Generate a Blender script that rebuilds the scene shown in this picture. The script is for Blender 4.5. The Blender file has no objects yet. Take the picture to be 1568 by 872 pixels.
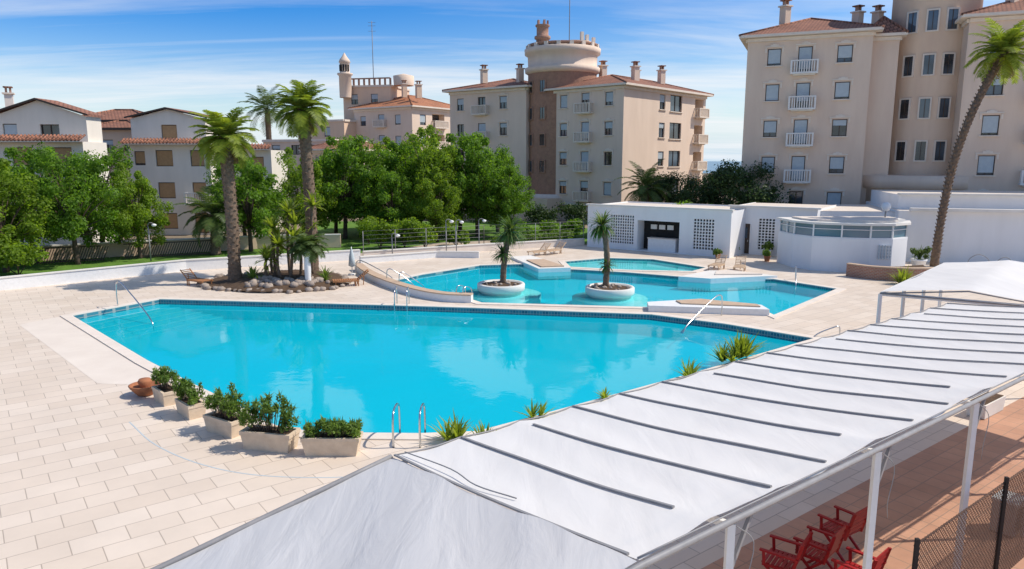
import bpy, math, random
import numpy as np
from mathutils import Vector
from mathutils.geometry import tessellate_polygon
random.seed(7); RNG=np.random.default_rng(11)
scene=bpy.context.scene
COL=scene.collection
# ------------------------------------------------------------------ materials
MATS={}
def newmat(name):
    m=bpy.data.materials.new(name); m.use_nodes=True
    nt=m.node_tree; nt.nodes.clear()
    MATS[name]=m
    return m,nt,nt.nodes,nt.links
def mat(name,c,c2=None,rough=.7,scale=3.,bump=0.,bscale=30.,metal=0.,spec=.3,streak=False):
    m,nt,N,L=newmat(name)
    o=N.new('ShaderNodeOutputMaterial'); b=N.new('ShaderNodeBsdfPrincipled')
    b.inputs['Roughness'].default_value=rough; b.inputs['Metallic'].default_value=metal
    b.inputs['Specular IOR Level'].default_value=spec
    L.new(b.outputs[0],o.inputs[0])
    tc=N.new('ShaderNodeTexCoord')
    c2=c2 or tuple(v*.82 for v in c)
    n=N.new('ShaderNodeTexNoise'); n.inputs['Scale'].default_value=scale; n.inputs['Detail'].default_value=8; n.inputs['Roughness'].default_value=.62
    if streak:
        mp=N.new('ShaderNodeMapping'); mp.inputs['Scale'].default_value=(1,1,.22); L.new(tc.outputs['Object'],mp.inputs[0]); L.new(mp.outputs[0],n.inputs['Vector'])
    else: L.new(tc.outputs['Object'],n.inputs['Vector'])
    r=N.new('ShaderNodeValToRGB'); r.color_ramp.elements[0].position=.33; r.color_ramp.elements[1].position=.67
    r.color_ramp.elements[0].color=(*c2,1); r.color_ramp.elements[1].color=(*c,1)
    L.new(n.outputs[0],r.inputs[0]); L.new(r.outputs[0],b.inputs['Base Color'])
    if bump:
        n2=N.new('ShaderNodeTexNoise'); n2.inputs['Scale'].default_value=bscale; n2.inputs['Detail'].default_value=4; L.new(tc.outputs['Object'],n2.inputs['Vector'])
        bp=N.new('ShaderNodeBump'); bp.inputs['Strength'].default_value=bump; bp.inputs['Distance'].default_value=.03
        L.new(n2.outputs[0],bp.inputs['Height']); L.new(bp.outputs[0],b.inputs['Normal'])
    return m
def brickmat(name,c1,c2,mortar,bw,rh,ms=.012,rot=0,rough=.6,offset=.5,stain=.15,spec=.3,bump=.3,coord='Object',vertical=False):
    m,nt,N,L=newmat(name)
    o=N.new('ShaderNodeOutputMaterial'); b=N.new('ShaderNodeBsdfPrincipled'); L.new(b.outputs[0],o.inputs[0])
    b.inputs['Roughness'].default_value=rough; b.inputs['Specular IOR Level'].default_value=spec
    tc=N.new('ShaderNodeTexCoord'); mp=N.new('ShaderNodeMapping')
    if vertical:
        sx=N.new('ShaderNodeSeparateXYZ'); L.new(tc.outputs[coord],sx.inputs[0])
        ad=N.new('ShaderNodeMath'); L.new(sx.outputs[0],ad.inputs[0]); 
        mu=N.new('ShaderNodeMath'); mu.operation='MULTIPLY'; mu.inputs[1].default_value=-.8; L.new(sx.outputs[1],mu.inputs[0]); L.new(mu.outputs[0],ad.inputs[1])
        cx=N.new('ShaderNodeCombineXYZ'); L.new(ad.outputs[0],cx.inputs[0]); L.new(sx.outputs[2],cx.inputs[1]); L.new(cx.outputs[0],mp.inputs[0])
    else: L.new(tc.outputs[coord],mp.inputs[0])
    mp.inputs['Rotation'].default_value=(0,0,rot)
    bt=N.new('ShaderNodeTexBrick'); bt.offset=offset; bt.inputs['Scale'].default_value=1
    bt.inputs['Brick Width'].default_value=bw; bt.inputs['Row Height'].default_value=rh; bt.inputs['Mortar Size'].default_value=ms; bt.inputs['Mortar Smooth'].default_value=.3
    bt.inputs['Color1'].default_value=(*c1,1); bt.inputs['Color2'].default_value=(*c2,1); bt.inputs['Mortar'].default_value=(*mortar,1)
    L.new(mp.outputs[0],bt.inputs['Vector'])
    n=N.new('ShaderNodeTexNoise'); n.inputs['Scale'].default_value=.45; n.inputs['Detail'].default_value=9; n.inputs['Roughness'].default_value=.7; L.new(tc.outputs[coord],n.inputs['Vector'])
    r=N.new('ShaderNodeMapRange'); r.inputs[1].default_value=.3; r.inputs[2].default_value=.7; r.inputs[3].default_value=1-stain; r.inputs[4].default_value=1+stain*.35
    L.new(n.outputs[0],r.inputs[0])
    mx=N.new('ShaderNodeVectorMath'); mx.operation='SCALE'; L.new(bt.outputs['Color'],mx.inputs[0]); L.new(r.outputs[0],mx.inputs['Scale'])
    L.new(mx.outputs[0],b.inputs['Base Color'])
    bp=N.new('ShaderNodeBump'); bp.inputs['Strength'].default_value=bump; bp.inputs['Distance'].default_value=.01; bp.invert=True
    L.new(bt.outputs['Fac'],bp.inputs['Height']); L.new(bp.outputs[0],b.inputs['Normal'])
    return m
def leafmat(name,dark,light,trans=.35,rough=.5):
    m,nt,N,L=newmat(name)
    o=N.new('ShaderNodeOutputMaterial')
    g=N.new('ShaderNodeNewGeometry'); tc=N.new('ShaderNodeTexCoord')
    n=N.new('ShaderNodeTexNoise'); n.inputs['Scale'].default_value=.8; n.inputs['Detail'].default_value=3; L.new(tc.outputs['Object'],n.inputs['Vector'])
    a=N.new('ShaderNodeMath'); a.operation='MULTIPLY_ADD'; a.inputs[1].default_value=.55; L.new(g.outputs['Random Per Island'],a.inputs[0])
    s=N.new('ShaderNodeMath'); s.operation='MULTIPLY_ADD'; s.inputs[1].default_value=1.6; s.inputs[2].default_value=-.55; L.new(n.outputs[0],s.inputs[0]); L.new(s.outputs[0],a.inputs[2])
    r=N.new('ShaderNodeValToRGB'); r.color_ramp.elements[0].color=(*dark,1); r.color_ramp.elements[1].color=(*light,1)
    L.new(a.outputs[0],r.inputs[0])
    d=N.new('ShaderNodeBsdfPrincipled'); d.inputs['Roughness'].default_value=rough; d.inputs['Specular IOR Level'].default_value=.25
    t=N.new('ShaderNodeBsdfTranslucent'); L.new(r.outputs[0],d.inputs['Base Color'])
    sc=N.new('ShaderNodeVectorMath'); sc.operation='MULTIPLY'; sc.inputs[1].default_value=(1.7,1.7,.6); L.new(r.outputs[0],sc.inputs[0]); L.new(sc.outputs[0],t.inputs[0])
    mx=N.new('ShaderNodeMixShader'); mx.inputs[0].default_value=trans; L.new(d.outputs[0],mx.inputs[1]); L.new(t.outputs[0],mx.inputs[2]); L.new(mx.outputs[0],o.inputs[0])
TILE_ROT=-math.radians(37.4)
mat('stucco_tan',(.77,.61,.475),(.69,.53,.41),.9,.7,.15,20,streak=True)
mat('stucco_pink',(.79,.63,.50),(.71,.56,.44),.9,.7,.15,20,streak=True)
mat('stucco_trim',(.80,.70,.59),(.72,.62,.52),.85,2)
mat('stone_brown',(.42,.235,.155),(.31,.175,.12),.9,2.5,.4,9)
mat('house_white',(.82,.75,.66),(.72,.66,.575),.9,.6,.1,20,streak=True)
mat('house_peach',(.80,.58,.41),(.68,.50,.37),.9,.6,.1,20,streak=True)
mat('pool_white',(.80,.80,.80),(.73,.73,.73),.8,.7,.08,25,streak=True)
mat('white_trim',(.80,.77,.72),(.72,.69,.64),.7,2)
brickmat('roof_tile',(.42,.19,.12),(.32,.15,.10),(.14,.07,.05),.35,.3,.04,0,.85,stain=.35,bump=.8)
brickmat('roof_tile_orange',(.58,.25,.12),(.48,.20,.11),(.2,.09,.05),.35,.3,.04,0,.85,stain=.3,bump=.8)
mat('shutter_tan',(.50,.31,.16),(.42,.26,.13),.7,4)
mat('shutter_grey',(.50,.56,.58),(.44,.50,.53),.6,4)
mat('frame_dark',(.10,.07,.05),(.07,.05,.04),.6,5)
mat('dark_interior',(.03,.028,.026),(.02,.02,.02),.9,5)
mat('metal',(.62,.63,.64),(.55,.56,.57),.22,6,metal=1.)
mat('metal_grey',(.30,.29,.29),(.24,.235,.235),.5,6)
mat('white_paint',(.80,.80,.79),(.73,.73,.72),.45,6)
mat('black_paint',(.02,.02,.022),(.015,.015,.015),.5,6)
mat('red_paint',(.36,.012,.015),(.27,.010,.012),.45,8)
mat('terracotta',(.42,.17,.08),(.33,.13,.065),.8,5,.2,40)
mat('planter_stone',(.72,.58,.43),(.60,.47,.34),.9,4,.35,40)
mat('soil',(.12,.075,.045),(.07,.045,.03),1.,5,.6,15)
mat('rock',(.42,.35,.29),(.25,.20,.17),.95,2.5,.6,12)
mat('bark',(.14,.10,.075),(.07,.05,.04),.95,5,.7,18)
mat('palm_trunk',(.24,.165,.115),(.12,.085,.06),.95,7,1.,22)
mat('wood',(.46,.21,.09),(.33,.15,.06),.6,6,.1,30)
mat('wood_light',(.62,.45,.30),(.52,.37,.24),.6,6,.1,30)
mat('coping',(.78,.69,.60),(.70,.61,.52),.6,1.5,.15,25)
mat('slab_light',(.765,.675,.58),(.70,.61,.52),.6,.8,.1,25)
mat('concrete_light',(.76,.73,.68),(.67,.64,.59),.8,1.2,.15,25)
mat('sand_top',(.56,.41,.29),(.47,.34,.24),.8,3,.2,30)
mat('grass',(.13,.25,.035),(.075,.16,.02),.95,1.5,.8,40)
mat('earth',(.30,.23,.16),(.20,.16,.11),1.,.15,.3,6)
mat('path_paving',(.48,.39,.31),(.40,.32,.25),.9,1.5,.2,10)
mat('asphalt',(.055,.055,.058),(.045,.045,.047),.9,1.5,.3,30)
mat('sea_water',(.05,.16,.25),(.045,.14,.22),.25,.01)
mat('pool_blue',(.006,.62,.75),(.004,.57,.71),.7,.5)
mat('pool_blue_light',(.36,.80,.78),(.30,.75,.74),.7,.5)
mat('pool_step',(.10,.62,.72),(.08,.56,.68),.7,.5)
mat('brown_net',(.20,.12,.085),(.15,.09,.065),.8,5)
brickmat('waterline_tile',(.05,.22,.28),(.02,.12,.18),(.28,.33,.33),.16,.16,.02,0,.3,0,.1,vertical=True)
brickmat('deck_tile',(.75,.64,.53),(.68,.565,.455),(.43,.35,.28),.95,.62,.011,TILE_ROT,.5,stain=.10)
brickmat('terrace_tile',(.56,.31,.20),(.49,.265,.17),(.36,.23,.16),.45,.45,.014,TILE_ROT,.5,0,stain=.25)
brickmat('brick_red',(.45,.20,.12),(.36,.16,.095),(.45,.38,.32),.25,.09,.015,0,.9,stain=.2,vertical=True)
leafmat('leaf_tree',(.042,.095,.012),(.20,.35,.045),.55)
leafmat('leaf_tree_warm',(.065,.12,.013),(.26,.38,.045),.55)
leafmat('leaf_dark',(.018,.038,.013),(.06,.105,.03),.25)
leafmat('leaf_palm',(.09,.14,.02),(.32,.38,.06),.45)
leafmat('leaf_palm_dark',(.04,.075,.025),(.14,.20,.06),.35)
leafmat('leaf_shrub',(.06,.11,.02),(.19,.29,.06),.4)
leafmat('leaf_dry',(.15,.10,.045),(.30,.21,.10),.2)
def glassmat():
    m,nt,N,L=newmat('window_glass'); o=N.new('ShaderNodeOutputMaterial'); b=N.new('ShaderNodeBsdfPrincipled')
    b.inputs['Roughness'].default_value=.08; b.inputs['Specular IOR Level'].default_value=.9
    tc=N.new('ShaderNodeTexCoord'); n=N.new('ShaderNodeTexNoise'); n.inputs['Scale'].default_value=.45; n.inputs['Detail'].default_value=1; L.new(tc.outputs['Object'],n.inputs['Vector'])
    r=N.new('ShaderNodeValToRGB'); r.color_ramp.elements[0].position=.4; r.color_ramp.elements[1].position=.62; r.color_ramp.elements[0].color=(.012,.015,.018,1); r.color_ramp.elements[1].color=(.07,.10,.13,1)
    L.new(n.outputs[0],r.inputs[0]); L.new(r.outputs[0],b.inputs['Base Color']); L.new(b.outputs[0],o.inputs[0])
glassmat()
def kglass():
    m,nt,N,L=newmat('kiosk_glass'); o=N.new('ShaderNodeOutputMaterial'); b=N.new('ShaderNodeBsdfPrincipled')
    b.inputs['Base Color'].default_value=(.10,.20,.25,1); b.inputs['Roughness'].default_value=.08; b.inputs['Specular IOR Level'].default_value=.9; L.new(b.outputs[0],o.inputs[0])
kglass()
def watermat(name,tint,ior,bs,bstr,body,bodyfac):
    # clear tinted water, part of the light scattered back by the water body, plus surface reflection
    m,nt,N,L=newmat(name); o=N.new('ShaderNodeOutputMaterial')
    tr=N.new('ShaderNodeBsdfTransparent'); tr.inputs[0].default_value=(*tint,1)
    df=N.new('ShaderNodeBsdfDiffuse'); df.inputs[0].default_value=(*body,1)
    m1=N.new('ShaderNodeMixShader'); m1.inputs[0].default_value=bodyfac; L.new(tr.outputs[0],m1.inputs[1]); L.new(df.outputs[0],m1.inputs[2])
    gl=N.new('ShaderNodeBsdfGlossy'); gl.inputs['Roughness'].default_value=.03
    fr=N.new('ShaderNodeFresnel'); fr.inputs[0].default_value=ior
    tc=N.new('ShaderNodeTexCoord')
    n1=N.new('ShaderNodeTexNoise'); n1.inputs['Scale'].default_value=bs; n1.inputs['Detail'].default_value=3; L.new(tc.outputs['Object'],n1.inputs['Vector'])
    n2=N.new('ShaderNodeTexNoise'); n2.inputs['Scale'].default_value=bs*.22; n2.inputs['Detail'].default_value=2; L.new(tc.outputs['Object'],n2.inputs['Vector'])
    ad=N.new('ShaderNodeMath'); ad.operation='MULTIPLY_ADD'; ad.inputs[1].default_value=2.5; L.new(n2.outputs[0],ad.inputs[0]); L.new(n1.outputs[0],ad.inputs[2])
    bp=N.new('ShaderNodeBump'); bp.inputs['Strength'].default_value=bstr; bp.inputs['Distance'].default_value=.03; L.new(ad.outputs[0],bp.inputs['Height'])
    L.new(bp.outputs[0],gl.inputs['Normal']); L.new(bp.outputs[0],fr.inputs['Normal'])
    mx=N.new('ShaderNodeMixShader'); L.new(fr.outputs[0],mx.inputs[0]); L.new(m1.outputs[0],mx.inputs[1]); L.new(gl.outputs[0],mx.inputs[2]); L.new(mx.outputs[0],o.inputs[0])
watermat('pool_water_shallow',(.74,.97,1.),1.21,1.8,.12,(.002,.58,.70),.2)
watermat('pool_water',(.45,.95,1.),1.22,1.6,.12,(.002,.58,.71),.5)
def fabric(name,c,trans,wr):
    m,nt,N,L=newmat(name); o=N.new('ShaderNodeOutputMaterial'); d=N.new('ShaderNodeBsdfPrincipled'); d.inputs['Roughness'].default_value=.75; d.inputs['Specular IOR Level'].default_value=.2
    t=N.new('ShaderNodeBsdfTranslucent'); t.inputs[0].default_value=(.8,.78,.74,1)
    tc=N.new('ShaderNodeTexCoord'); mp=N.new('ShaderNodeMapping'); mp.inputs['Rotation'].default_value=(0,0,TILE_ROT); mp.inputs['Scale'].default_value=(1.6,.35,1); L.new(tc.outputs['Object'],mp.inputs[0])
    n=N.new('ShaderNodeTexNoise'); n.inputs['Scale'].default_value=1.6; n.inputs['Detail'].default_value=5; n.inputs['Distortion'].default_value=.6; L.new(mp.outputs[0],n.inputs['Vector'])
    r=N.new('ShaderNodeValToRGB'); r.color_ramp.elements[0].position=.3; r.color_ramp.elements[1].position=.65
    r.color_ramp.elements[0].color=(*[v*.93 for v in c],1); r.color_ramp.elements[1].color=(*c,1); L.new(n.outputs[0],r.inputs[0]); L.new(r.outputs[0],d.inputs['Base Color'])
    bp=N.new('ShaderNodeBump'); bp.inputs['Strength'].default_value=wr; bp.inputs['Distance'].default_value=.06; L.new(n.outputs[0],bp.inputs['Height']); L.new(bp.outputs[0],d.inputs['Normal'])
    mx=N.new('ShaderNodeMixShader'); mx.inputs[0].default_value=trans; L.new(d.outputs[0],mx.inputs[1]); L.new(t.outputs[0],mx.inputs[2]); L.new(mx.outputs[0],o.inputs[0])
fabric('canopy_fabric',(.77,.755,.735),.14,.25)
fabric('canopy_fabric_satin',(.63,.63,.635),.15,.55)
# ------------------------------------------------------------------ mesh builder
class MB:
    def __init__(s): s.v=[]; s.f=[]; s.m=[]; s.sm=[]; s.mats=[]
    def mi(s,name):
        if name not in s.mats: s.mats.append(name)
        return s.mats.index(name)
    def add(s,verts,faces,m,smooth=False):
        o=len(s.v); s.v.extend([tuple(v) for v in verts]); k=s.mi(m)
        for f in faces: s.f.append(tuple(i+o for i in f)); s.m.append(k); s.sm.append(smooth)
    def quad(s,a,b,c,d,m): s.add([a,b,c,d],[(0,1,2,3)],m)
    def box(s,c,size,m,rz=0.,taper=1.,tilt=None):
        hx,hy,hz=[k/2 for k in size]; cs,sn=math.cos(rz),math.sin(rz); V=[]
        for z in (-hz,hz):
            k=1. if z<0 else taper
            for x,y in ((-hx,-hy),(hx,-hy),(hx,hy),(-hx,hy)):
                x*=k;y*=k
                V.append((c[0]+x*cs-y*sn,c[1]+x*sn+y*cs,c[2]+z))
        s.add(V,[(3,2,1,0),(4,5,6,7),(0,1,5,4),(1,2,6,5),(2,3,7,6),(3,0,4,7)],m)
    def bar(s,a,b,w,h,m):
        a=Vector(a);b=Vector(b);d=(b-a).normalized(); up=Vector((0,0,1)) if abs(d.z)<.95 else Vector((1,0,0))
        r=d.cross(up).normalized()*w/2; u=r.cross(d).normalized()*h/2
        V=[a-r-u,a+r-u,a+r+u,a-r+u,b-r-u,b+r-u,b+r+u,b-r+u]
        s.add(V,[(0,1,2,3),(7,6,5,4),(0,4,5,1),(1,5,6,2),(2,6,7,3),(3,7,4,0)],m)
    def tube(s,pts,r,m,n=6,r1=None,caps=True):
        pts=[Vector(p) for p in pts]; K=len(pts); V=[];F=[]; prev=None
        for i,p in enumerate(pts):
            d=(pts[min(i+1,K-1)]-pts[max(i-1,0)]).normalized()
            if prev is None:
                up=Vector((0,0,1)) if abs(d.z)<.9 else Vector((1,0,0)); x=d.cross(up).normalized()
            else: x=(prev-d*prev.dot(d)).normalized()
            prev=x; y=d.cross(x)
            if callable(r): rr=r(i/(K-1))
            else: rr=r if r1 is None else r+(r1-r)*i/(K-1)
            for k in range(n):
                a=2*math.pi*k/n; V.append(p+x*math.cos(a)*rr+y*math.sin(a)*rr)
        for i in range(K-1):
            for k in range(n): F.append((i*n+k,i*n+(k+1)%n,(i+1)*n+(k+1)%n,(i+1)*n+k))
        if caps: F.append(tuple(range(n))[::-1]); F.append(tuple((K-1)*n+k for k in range(n)))
        s.add(V,F,m,True)
    def lathe(s,prof,c,m,n=20,smooth=True,a0=0,a1=2*math.pi,sx=1,sy=1):
        V=[];F=[]; full=abs(a1-a0-2*math.pi)<1e-6; cols=n if full else n+1
        for r,z in prof:
            for k in range(cols):
                a=a0+(a1-a0)*k/n; V.append((c[0]+r*math.cos(a)*sx,c[1]+r*math.sin(a)*sy,c[2]+z))
        for i in range(len(prof)-1):
            for k in range(n):
                k2=(k+1)%cols; F.append((i*cols+k,i*cols+k2,(i+1)*cols+k2,(i+1)*cols+k))
        s.add(V,F,m,smooth)
        if full:
            s.add([V[(len(prof)-1)*cols+k] for k in range(n)],[tuple(range(n))],m)
    def prism(s,poly,z0,z1,m,mtop=None,bottom=False):
        n=len(poly); mtop=mtop or m
        if area(poly)<0: poly=poly[::-1]
        V=[(x,y,z0) for x,y in poly]+[(x,y,z1) for x,y in poly]
        s.add(V,[(i,(i+1)%n,n+(i+1)%n,n+i) for i in range(n)],m)
        s.poly(poly,z1,mtop)
    def poly(s,poly,z,m,holes=()):
        loops=[[Vector((x,y,0)) for x,y in poly]]+[[Vector((x,y,0)) for x,y in h] for h in holes]
        tri=tessellate_polygon(loops); V=[(v.x,v.y,z) for l in loops for v in l]
        F=[]
        for a,b,c in tri:
            p,q,r=V[a],V[b],V[c]
            cr=(q[0]-p[0])*(r[1]-p[1])-(q[1]-p[1])*(r[0]-p[0])
            F.append((a,b,c) if cr>0 else (a,c,b))
        s.add(V,F,m)
    def blob(s,c,r,m,sq=(1,1,.7),n=9,jit=.18):
        V=[];F=[]; rows=6
        for i in range(rows+1):
            ph=math.pi*i/rows
            for k in range(n):
                a=2*math.pi*k/n; j=1+random.uniform(-jit,jit)
                V.append((c[0]+r*sq[0]*j*math.sin(ph)*math.cos(a),c[1]+r*sq[1]*j*math.sin(ph)*math.sin(a),c[2]+r*sq[2]*j*math.cos(ph)))
        for i in range(rows):
            for k in range(n): F.append((i*n+k,(i+1)*n+k,(i+1)*n+(k+1)%n,i*n+(k+1)%n))
        s.add(V,F,m,True)
    def leaves(s,cent,rad,per,size,m,sq=.85,up=.3):
        for c,r in zip(cent,rad):
            d=RNG.normal(size=(per,3)); d/=np.linalg.norm(d,axis=1)[:,None]
            R=r*(RNG.random(per)**.45)[:,None]; P=np.array(c)+d*R*np.array([1,1,sq])
            nrm=d*.9+RNG.normal(size=(per,3))*.6+np.array([0,0,up]); nrm/=np.linalg.norm(nrm,axis=1)[:,None]
            t=np.cross(nrm,RNG.normal(size=(per,3))); t/=np.linalg.norm(t,axis=1)[:,None]; b=np.cross(nrm,t)
            S=(size*(.6+.8*RNG.random(per)))[:,None]
            A=P-t*S*.5; B=P+b*S*.32; C=P+t*S*.6; D=P-b*S*.32
            V=np.stack([A,B,C,D],1).reshape(-1,3)
            o=len(s.v); s.v.extend(map(tuple,V.tolist())); k=s.mi(m)
            s.f.extend([(o+4*i,o+4*i+1,o+4*i+2,o+4*i+3) for i in range(per)]); s.m.extend([k]*per); s.sm.extend([False]*per)
    def strap(s,p,az,el,L,droop,w,m,seg=4):
        p=Vector(p); side=Vector((-math.sin(az),math.cos(az),0)); V=[]; F=[]
        for i in range(seg+1):
            t=i/seg; ww=w*(math.sin(math.pi*min(1,.25+.75*t))+.04)
            V+= [p-side*ww/2,p+side*ww/2]
            e=el-droop*t*t; p=p+Vector((math.cos(az)*math.cos(e),math.sin(az)*math.cos(e),math.sin(e)))*L/seg
        for i in range(seg): F.append((2*i,2*i+1,2*i+3,2*i+2))
        s.add(V,F,m)
    def rosette(s,c,n,L,w,m,elmin=-.3,elmax=1.4,droop=.6,seg=3):
        for i in range(n):
            s.strap(c,random.uniform(0,6.283),random.uniform(elmin,elmax),L*random.uniform(.75,1.1),droop*random.uniform(.5,1.3),w,m,seg)
    def frond(s,p,az,el,L,droop,m,nl=20,ll=.55,lw=.06,hang=.25):
        p=Vector(p); side=Vector((-math.sin(az),math.cos(az),0)); pts=[p.copy()]; seg=nl
        V=[];F=[]
        for i in range(seg):
            t=(i+.5)/seg; e=el-droop*t**1.3; d=Vector((math.cos(az)*math.cos(e),math.sin(az)*math.cos(e),math.sin(e)))
            q=p+d*L/seg
            if t>.12:
                l=ll*(math.sin(math.pi*(.15+.8*t))**.6)*random.uniform(.85,1.1)
                for sg in (-1,1):
                    tip=q+(side*sg*.85+d*.55+Vector((0,0,-hang*random.uniform(.3,1.3)))).normalized()*l
                    mid=(q+tip)/2+Vector((0,0,.06*l)); o=len(V)
                    V+=[q-d*lw*.4,q+d*lw*.4,mid+d*lw*.5,tip,mid-d*lw*.5]; F.append((o,o+1,o+2,o+3,o+4))
            p=q; pts.append(p.copy())
        s.add(V,F,m); s.tube(pts[::4]+[pts[-1]],.025,m,3,.008)
    def build(s,name,parent=None,loc=None):
        me=bpy.data.meshes.new(name); me.from_pydata(s.v,[],s.f)
        for k in s.mats: me.materials.append(MATS[k])
        me.polygons.foreach_set('material_index',s.m); me.polygons.foreach_set('use_smooth',s.sm); me.update()
        ob=bpy.data.objects.new(name,me); COL.objects.link(ob)
        if parent: ob.parent=parent
        if loc: ob.location=loc
        return ob
def area(p): return sum(p[i][0]*p[(i+1)%len(p)][1]-p[(i+1)%len(p)][0]*p[i][1] for i in range(len(p)))/2
def empty(name):
    e=bpy.data.objects.new(name,None); COL.objects.link(e); e.empty_display_size=.5; return e
def group(name,parts):
    e=empty(name)
    for k,mb in parts.items():
        if mb.f: mb.build(k,e)
    return e
def offset(poly,w):
    if area(poly)<0: poly=poly[::-1]
    n=len(poly); out=[]
    for i in range(n):
        p0,p1,p2=[Vector(poly[(i+k)%n]) for k in (-1,0,1)]
        d1=(p1-p0).normalized(); d2=(p2-p1).normalized(); n1=Vector((d1.y,-d1.x)); n2=Vector((d2.y,-d2.x))
        b=(n1+n2); b=b.normalized() if b.length>1e-4 else n1
        k=min(1/max(b.dot(n1),.45),2.); out.append((p1.x+b.x*w*k,p1.y+b.y*w*k))
    return poly,out
def ring(mb,poly,w,z0,z1,m):
    a,b=offset(poly,w); n=len(a)
    for i in range(n):
        j=(i+1)%n
        mb.quad((*a[i],z1),(*b[i],z1),(*b[j],z1),(*a[j],z1),m)
        mb.quad((*b[i],z0),(*b[j],z0),(*b[j],z1),(*b[i],z1),m)
        mb.quad((*a[j],z0),(*a[i],z0),(*a[i],z1),(*a[j],z1),m)
def wallpath(mb,pts,th,z0,z1,m,cap=None,capm=None):
    P=[Vector(p) for p in pts]; n=len(P); L=[];R=[]
    for i in range(n):
        d=(P[min(i+1,n-1)]-P[max(i-1,0)]).normalized(); q=Vector((-d.y,d.x))*th/2; L.append(P[i]+q); R.append(P[i]-q)
    poly=[tuple(x) for x in L]+[tuple(x) for x in R[::-1]]
    mb.prism(poly,z0,z1,m)
    if cap:
        L2=[l+(l-r).normalized()*.04 for l,r in zip(L,R)]; R2=[r+(r-l).normalized()*.04 for l,r in zip(L,R)]
        mb.prism([tuple(x) for x in L2]+[tuple(x) for x in R2[::-1]],z1+.002,z1+cap,capm or m)
def smooth_path(pts,k=6):
    P=[Vector(p) for p in pts]; P=[P[0]*2-P[1]]+P+[P[-1]*2-P[-2]]; out=[]
    for i in range(1,len(P)-2):
        for j in range(k):
            t=j/k; a,b,c,d=P[i-1],P[i],P[i+1],P[i+2]
            out.append(.5*((2*b)+(c-a)*t+(2*a-5*b+4*c-d)*t*t+(3*b-a-3*c+d)*t**3))
    out.append(P[-2]); return out
# ------------------------------------------------------------------ ground, deck, pools
MAIN=[(-20.1,32.1),(-12.9,24.6),(-10.0,21.8),(-7.5,19.5),(-6.9,18.75),(-6.2,18.2),(-5.3,17.85),(-4.1,17.75),(-2.4,17.7),(-.9,17.85),(1.2,19.4),(6.0,23.05),(12.0,27.8),(9.2,30.4),(6.4,32.3),(-1.9,33.8),(-5.9,34.4),(-18,36)]
UP=[(-6.9,41.9),(-5.3,39.3),(-3.7,37.6),(-2.3,36.3),(-1.5,35.1),(6.5,34.0),(9.3,34.9),(11.9,33.4),(12.0,32.2),(17.9,39.0),(15.6,42.3),(13.0,42.3),(10.4,43.1),(7.3,44.9),(3.5,46.4),(.7,48.6),(-2.2,48.0),(-5.6,44.1)]
KID=[(3.9,47.3),(7.4,46.0),(11.5,45.4),(12.8,47.0),(10.1,51.0),(6.9,51.7),(3.7,49.9)]
DECK=[(-45,-12),(60,-12),(60,64),(6.1,60),(-2.2,55.8),(-10.9,51),(-21,45.7),(-28,38.6),(-45,21.5)]
mb=MB(); mb.poly(DECK,0,'deck_tile',[MAIN,UP,KID]); mb.build('pool_deck')
mb=MB(); R=420; mb.poly([(R*math.cos(a*math.pi/16),R*math.sin(a*math.pi/16)) for a in range(32)],-.03,'earth',[DECK]); mb.build('ground')
mb=MB(); R=9000; mb.poly([(R*math.cos(a*math.pi/24),R*math.sin(a*math.pi/24)) for a in range(48)],-4,'sea_water'); mb.build('sea')
mb=MB(); mb.poly([(-11.2,52),(-2.5,56.8),(6,60.8),(12,66),(4,84),(-24,84),(-19,58),(-14,52)],-.02,'grass'); mb.build('grass_lawn')
mb=MB(); mb.poly([(-24,47.5),(-13,52.5),(-19,60),(-32,56),(-44,44),(-44,30)],-.02,'grass'); mb.build('grass_lawn')
mb=MB(); mb.poly([(-12.5,53.5),(-10.5,52.8),(-4,60),(1,62),(6,68),(4.5,69.5),(-1,64),(-6,62)],-.012,'path_paving'); mb.build('garden_path')
mb=MB(); mb.poly([(-60,52),(-24,62),(-20,64),(-21,68),(-60,58)],-.012,'asphalt'); mb.build('road')
def pool(name,poly,depth,zw,mfl,band=.26):
    if area(poly)<0: poly=poly[::-1]
    mb=MB(); n=len(poly)
    for i in range(n):
        a=poly[i];b=poly[(i+1)%n]
        mb.quad((*b,-band),(*a,-band),(*a,.0),(*b,.0),'waterline_tile')
        mb.quad((*b,-depth),(*a,-depth),(*a,-band),(*b,-band),mfl)
    mb.poly(poly,-depth,mfl)
    mb.build(name)
    w=MB(); w.poly(offset(poly,-.002)[1],zw,'pool_water' if depth>.8 else 'pool_water_shallow'); w.build('pool_water')
    c=MB(); ring(c,poly,.42,.0,.035,'coping'); c.build('pool_coping')
pool('swimming_pool',MAIN,.9,-.22,'pool_blue')
pool('swimming_pool',UP,.6,-.10,'pool_blue',.2)
pool('childrens_pool',KID,.3,-.08,'pool_blue_light',.14)
mb=MB(); A=Vector((-20.1,32.1));B=Vector((-18,36.)); dA=Vector((.693,-.721)); dB=Vector((.991,-.131)); nn=Vector((.88,-.474))
for i in range(6):
    k0=i*.55; k1=(i+1)*.55
    q=[A+dA*(k0/dA.dot(nn)),A+dA*(k1/dA.dot(nn)),B+dB*(k1/dB.dot(nn)),B+dB*(k0/dB.dot(nn))]
    q=[tuple(p) for p in q]; z=-.26-.10*i
    mb.prism(q,-.9,z,'pool_step')
    e=[A+dA*((k1-.07)/dA.dot(nn)),A+dA*(k1/dA.dot(nn)),B+dB*(k1/dB.dot(nn)),B+dB*((k1-.07)/dB.dot(nn))]
    mb.prism([tuple(p) for p in e],z,z+.012,'white_paint')
mb.build('pool_steps')
mb=MB()
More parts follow.
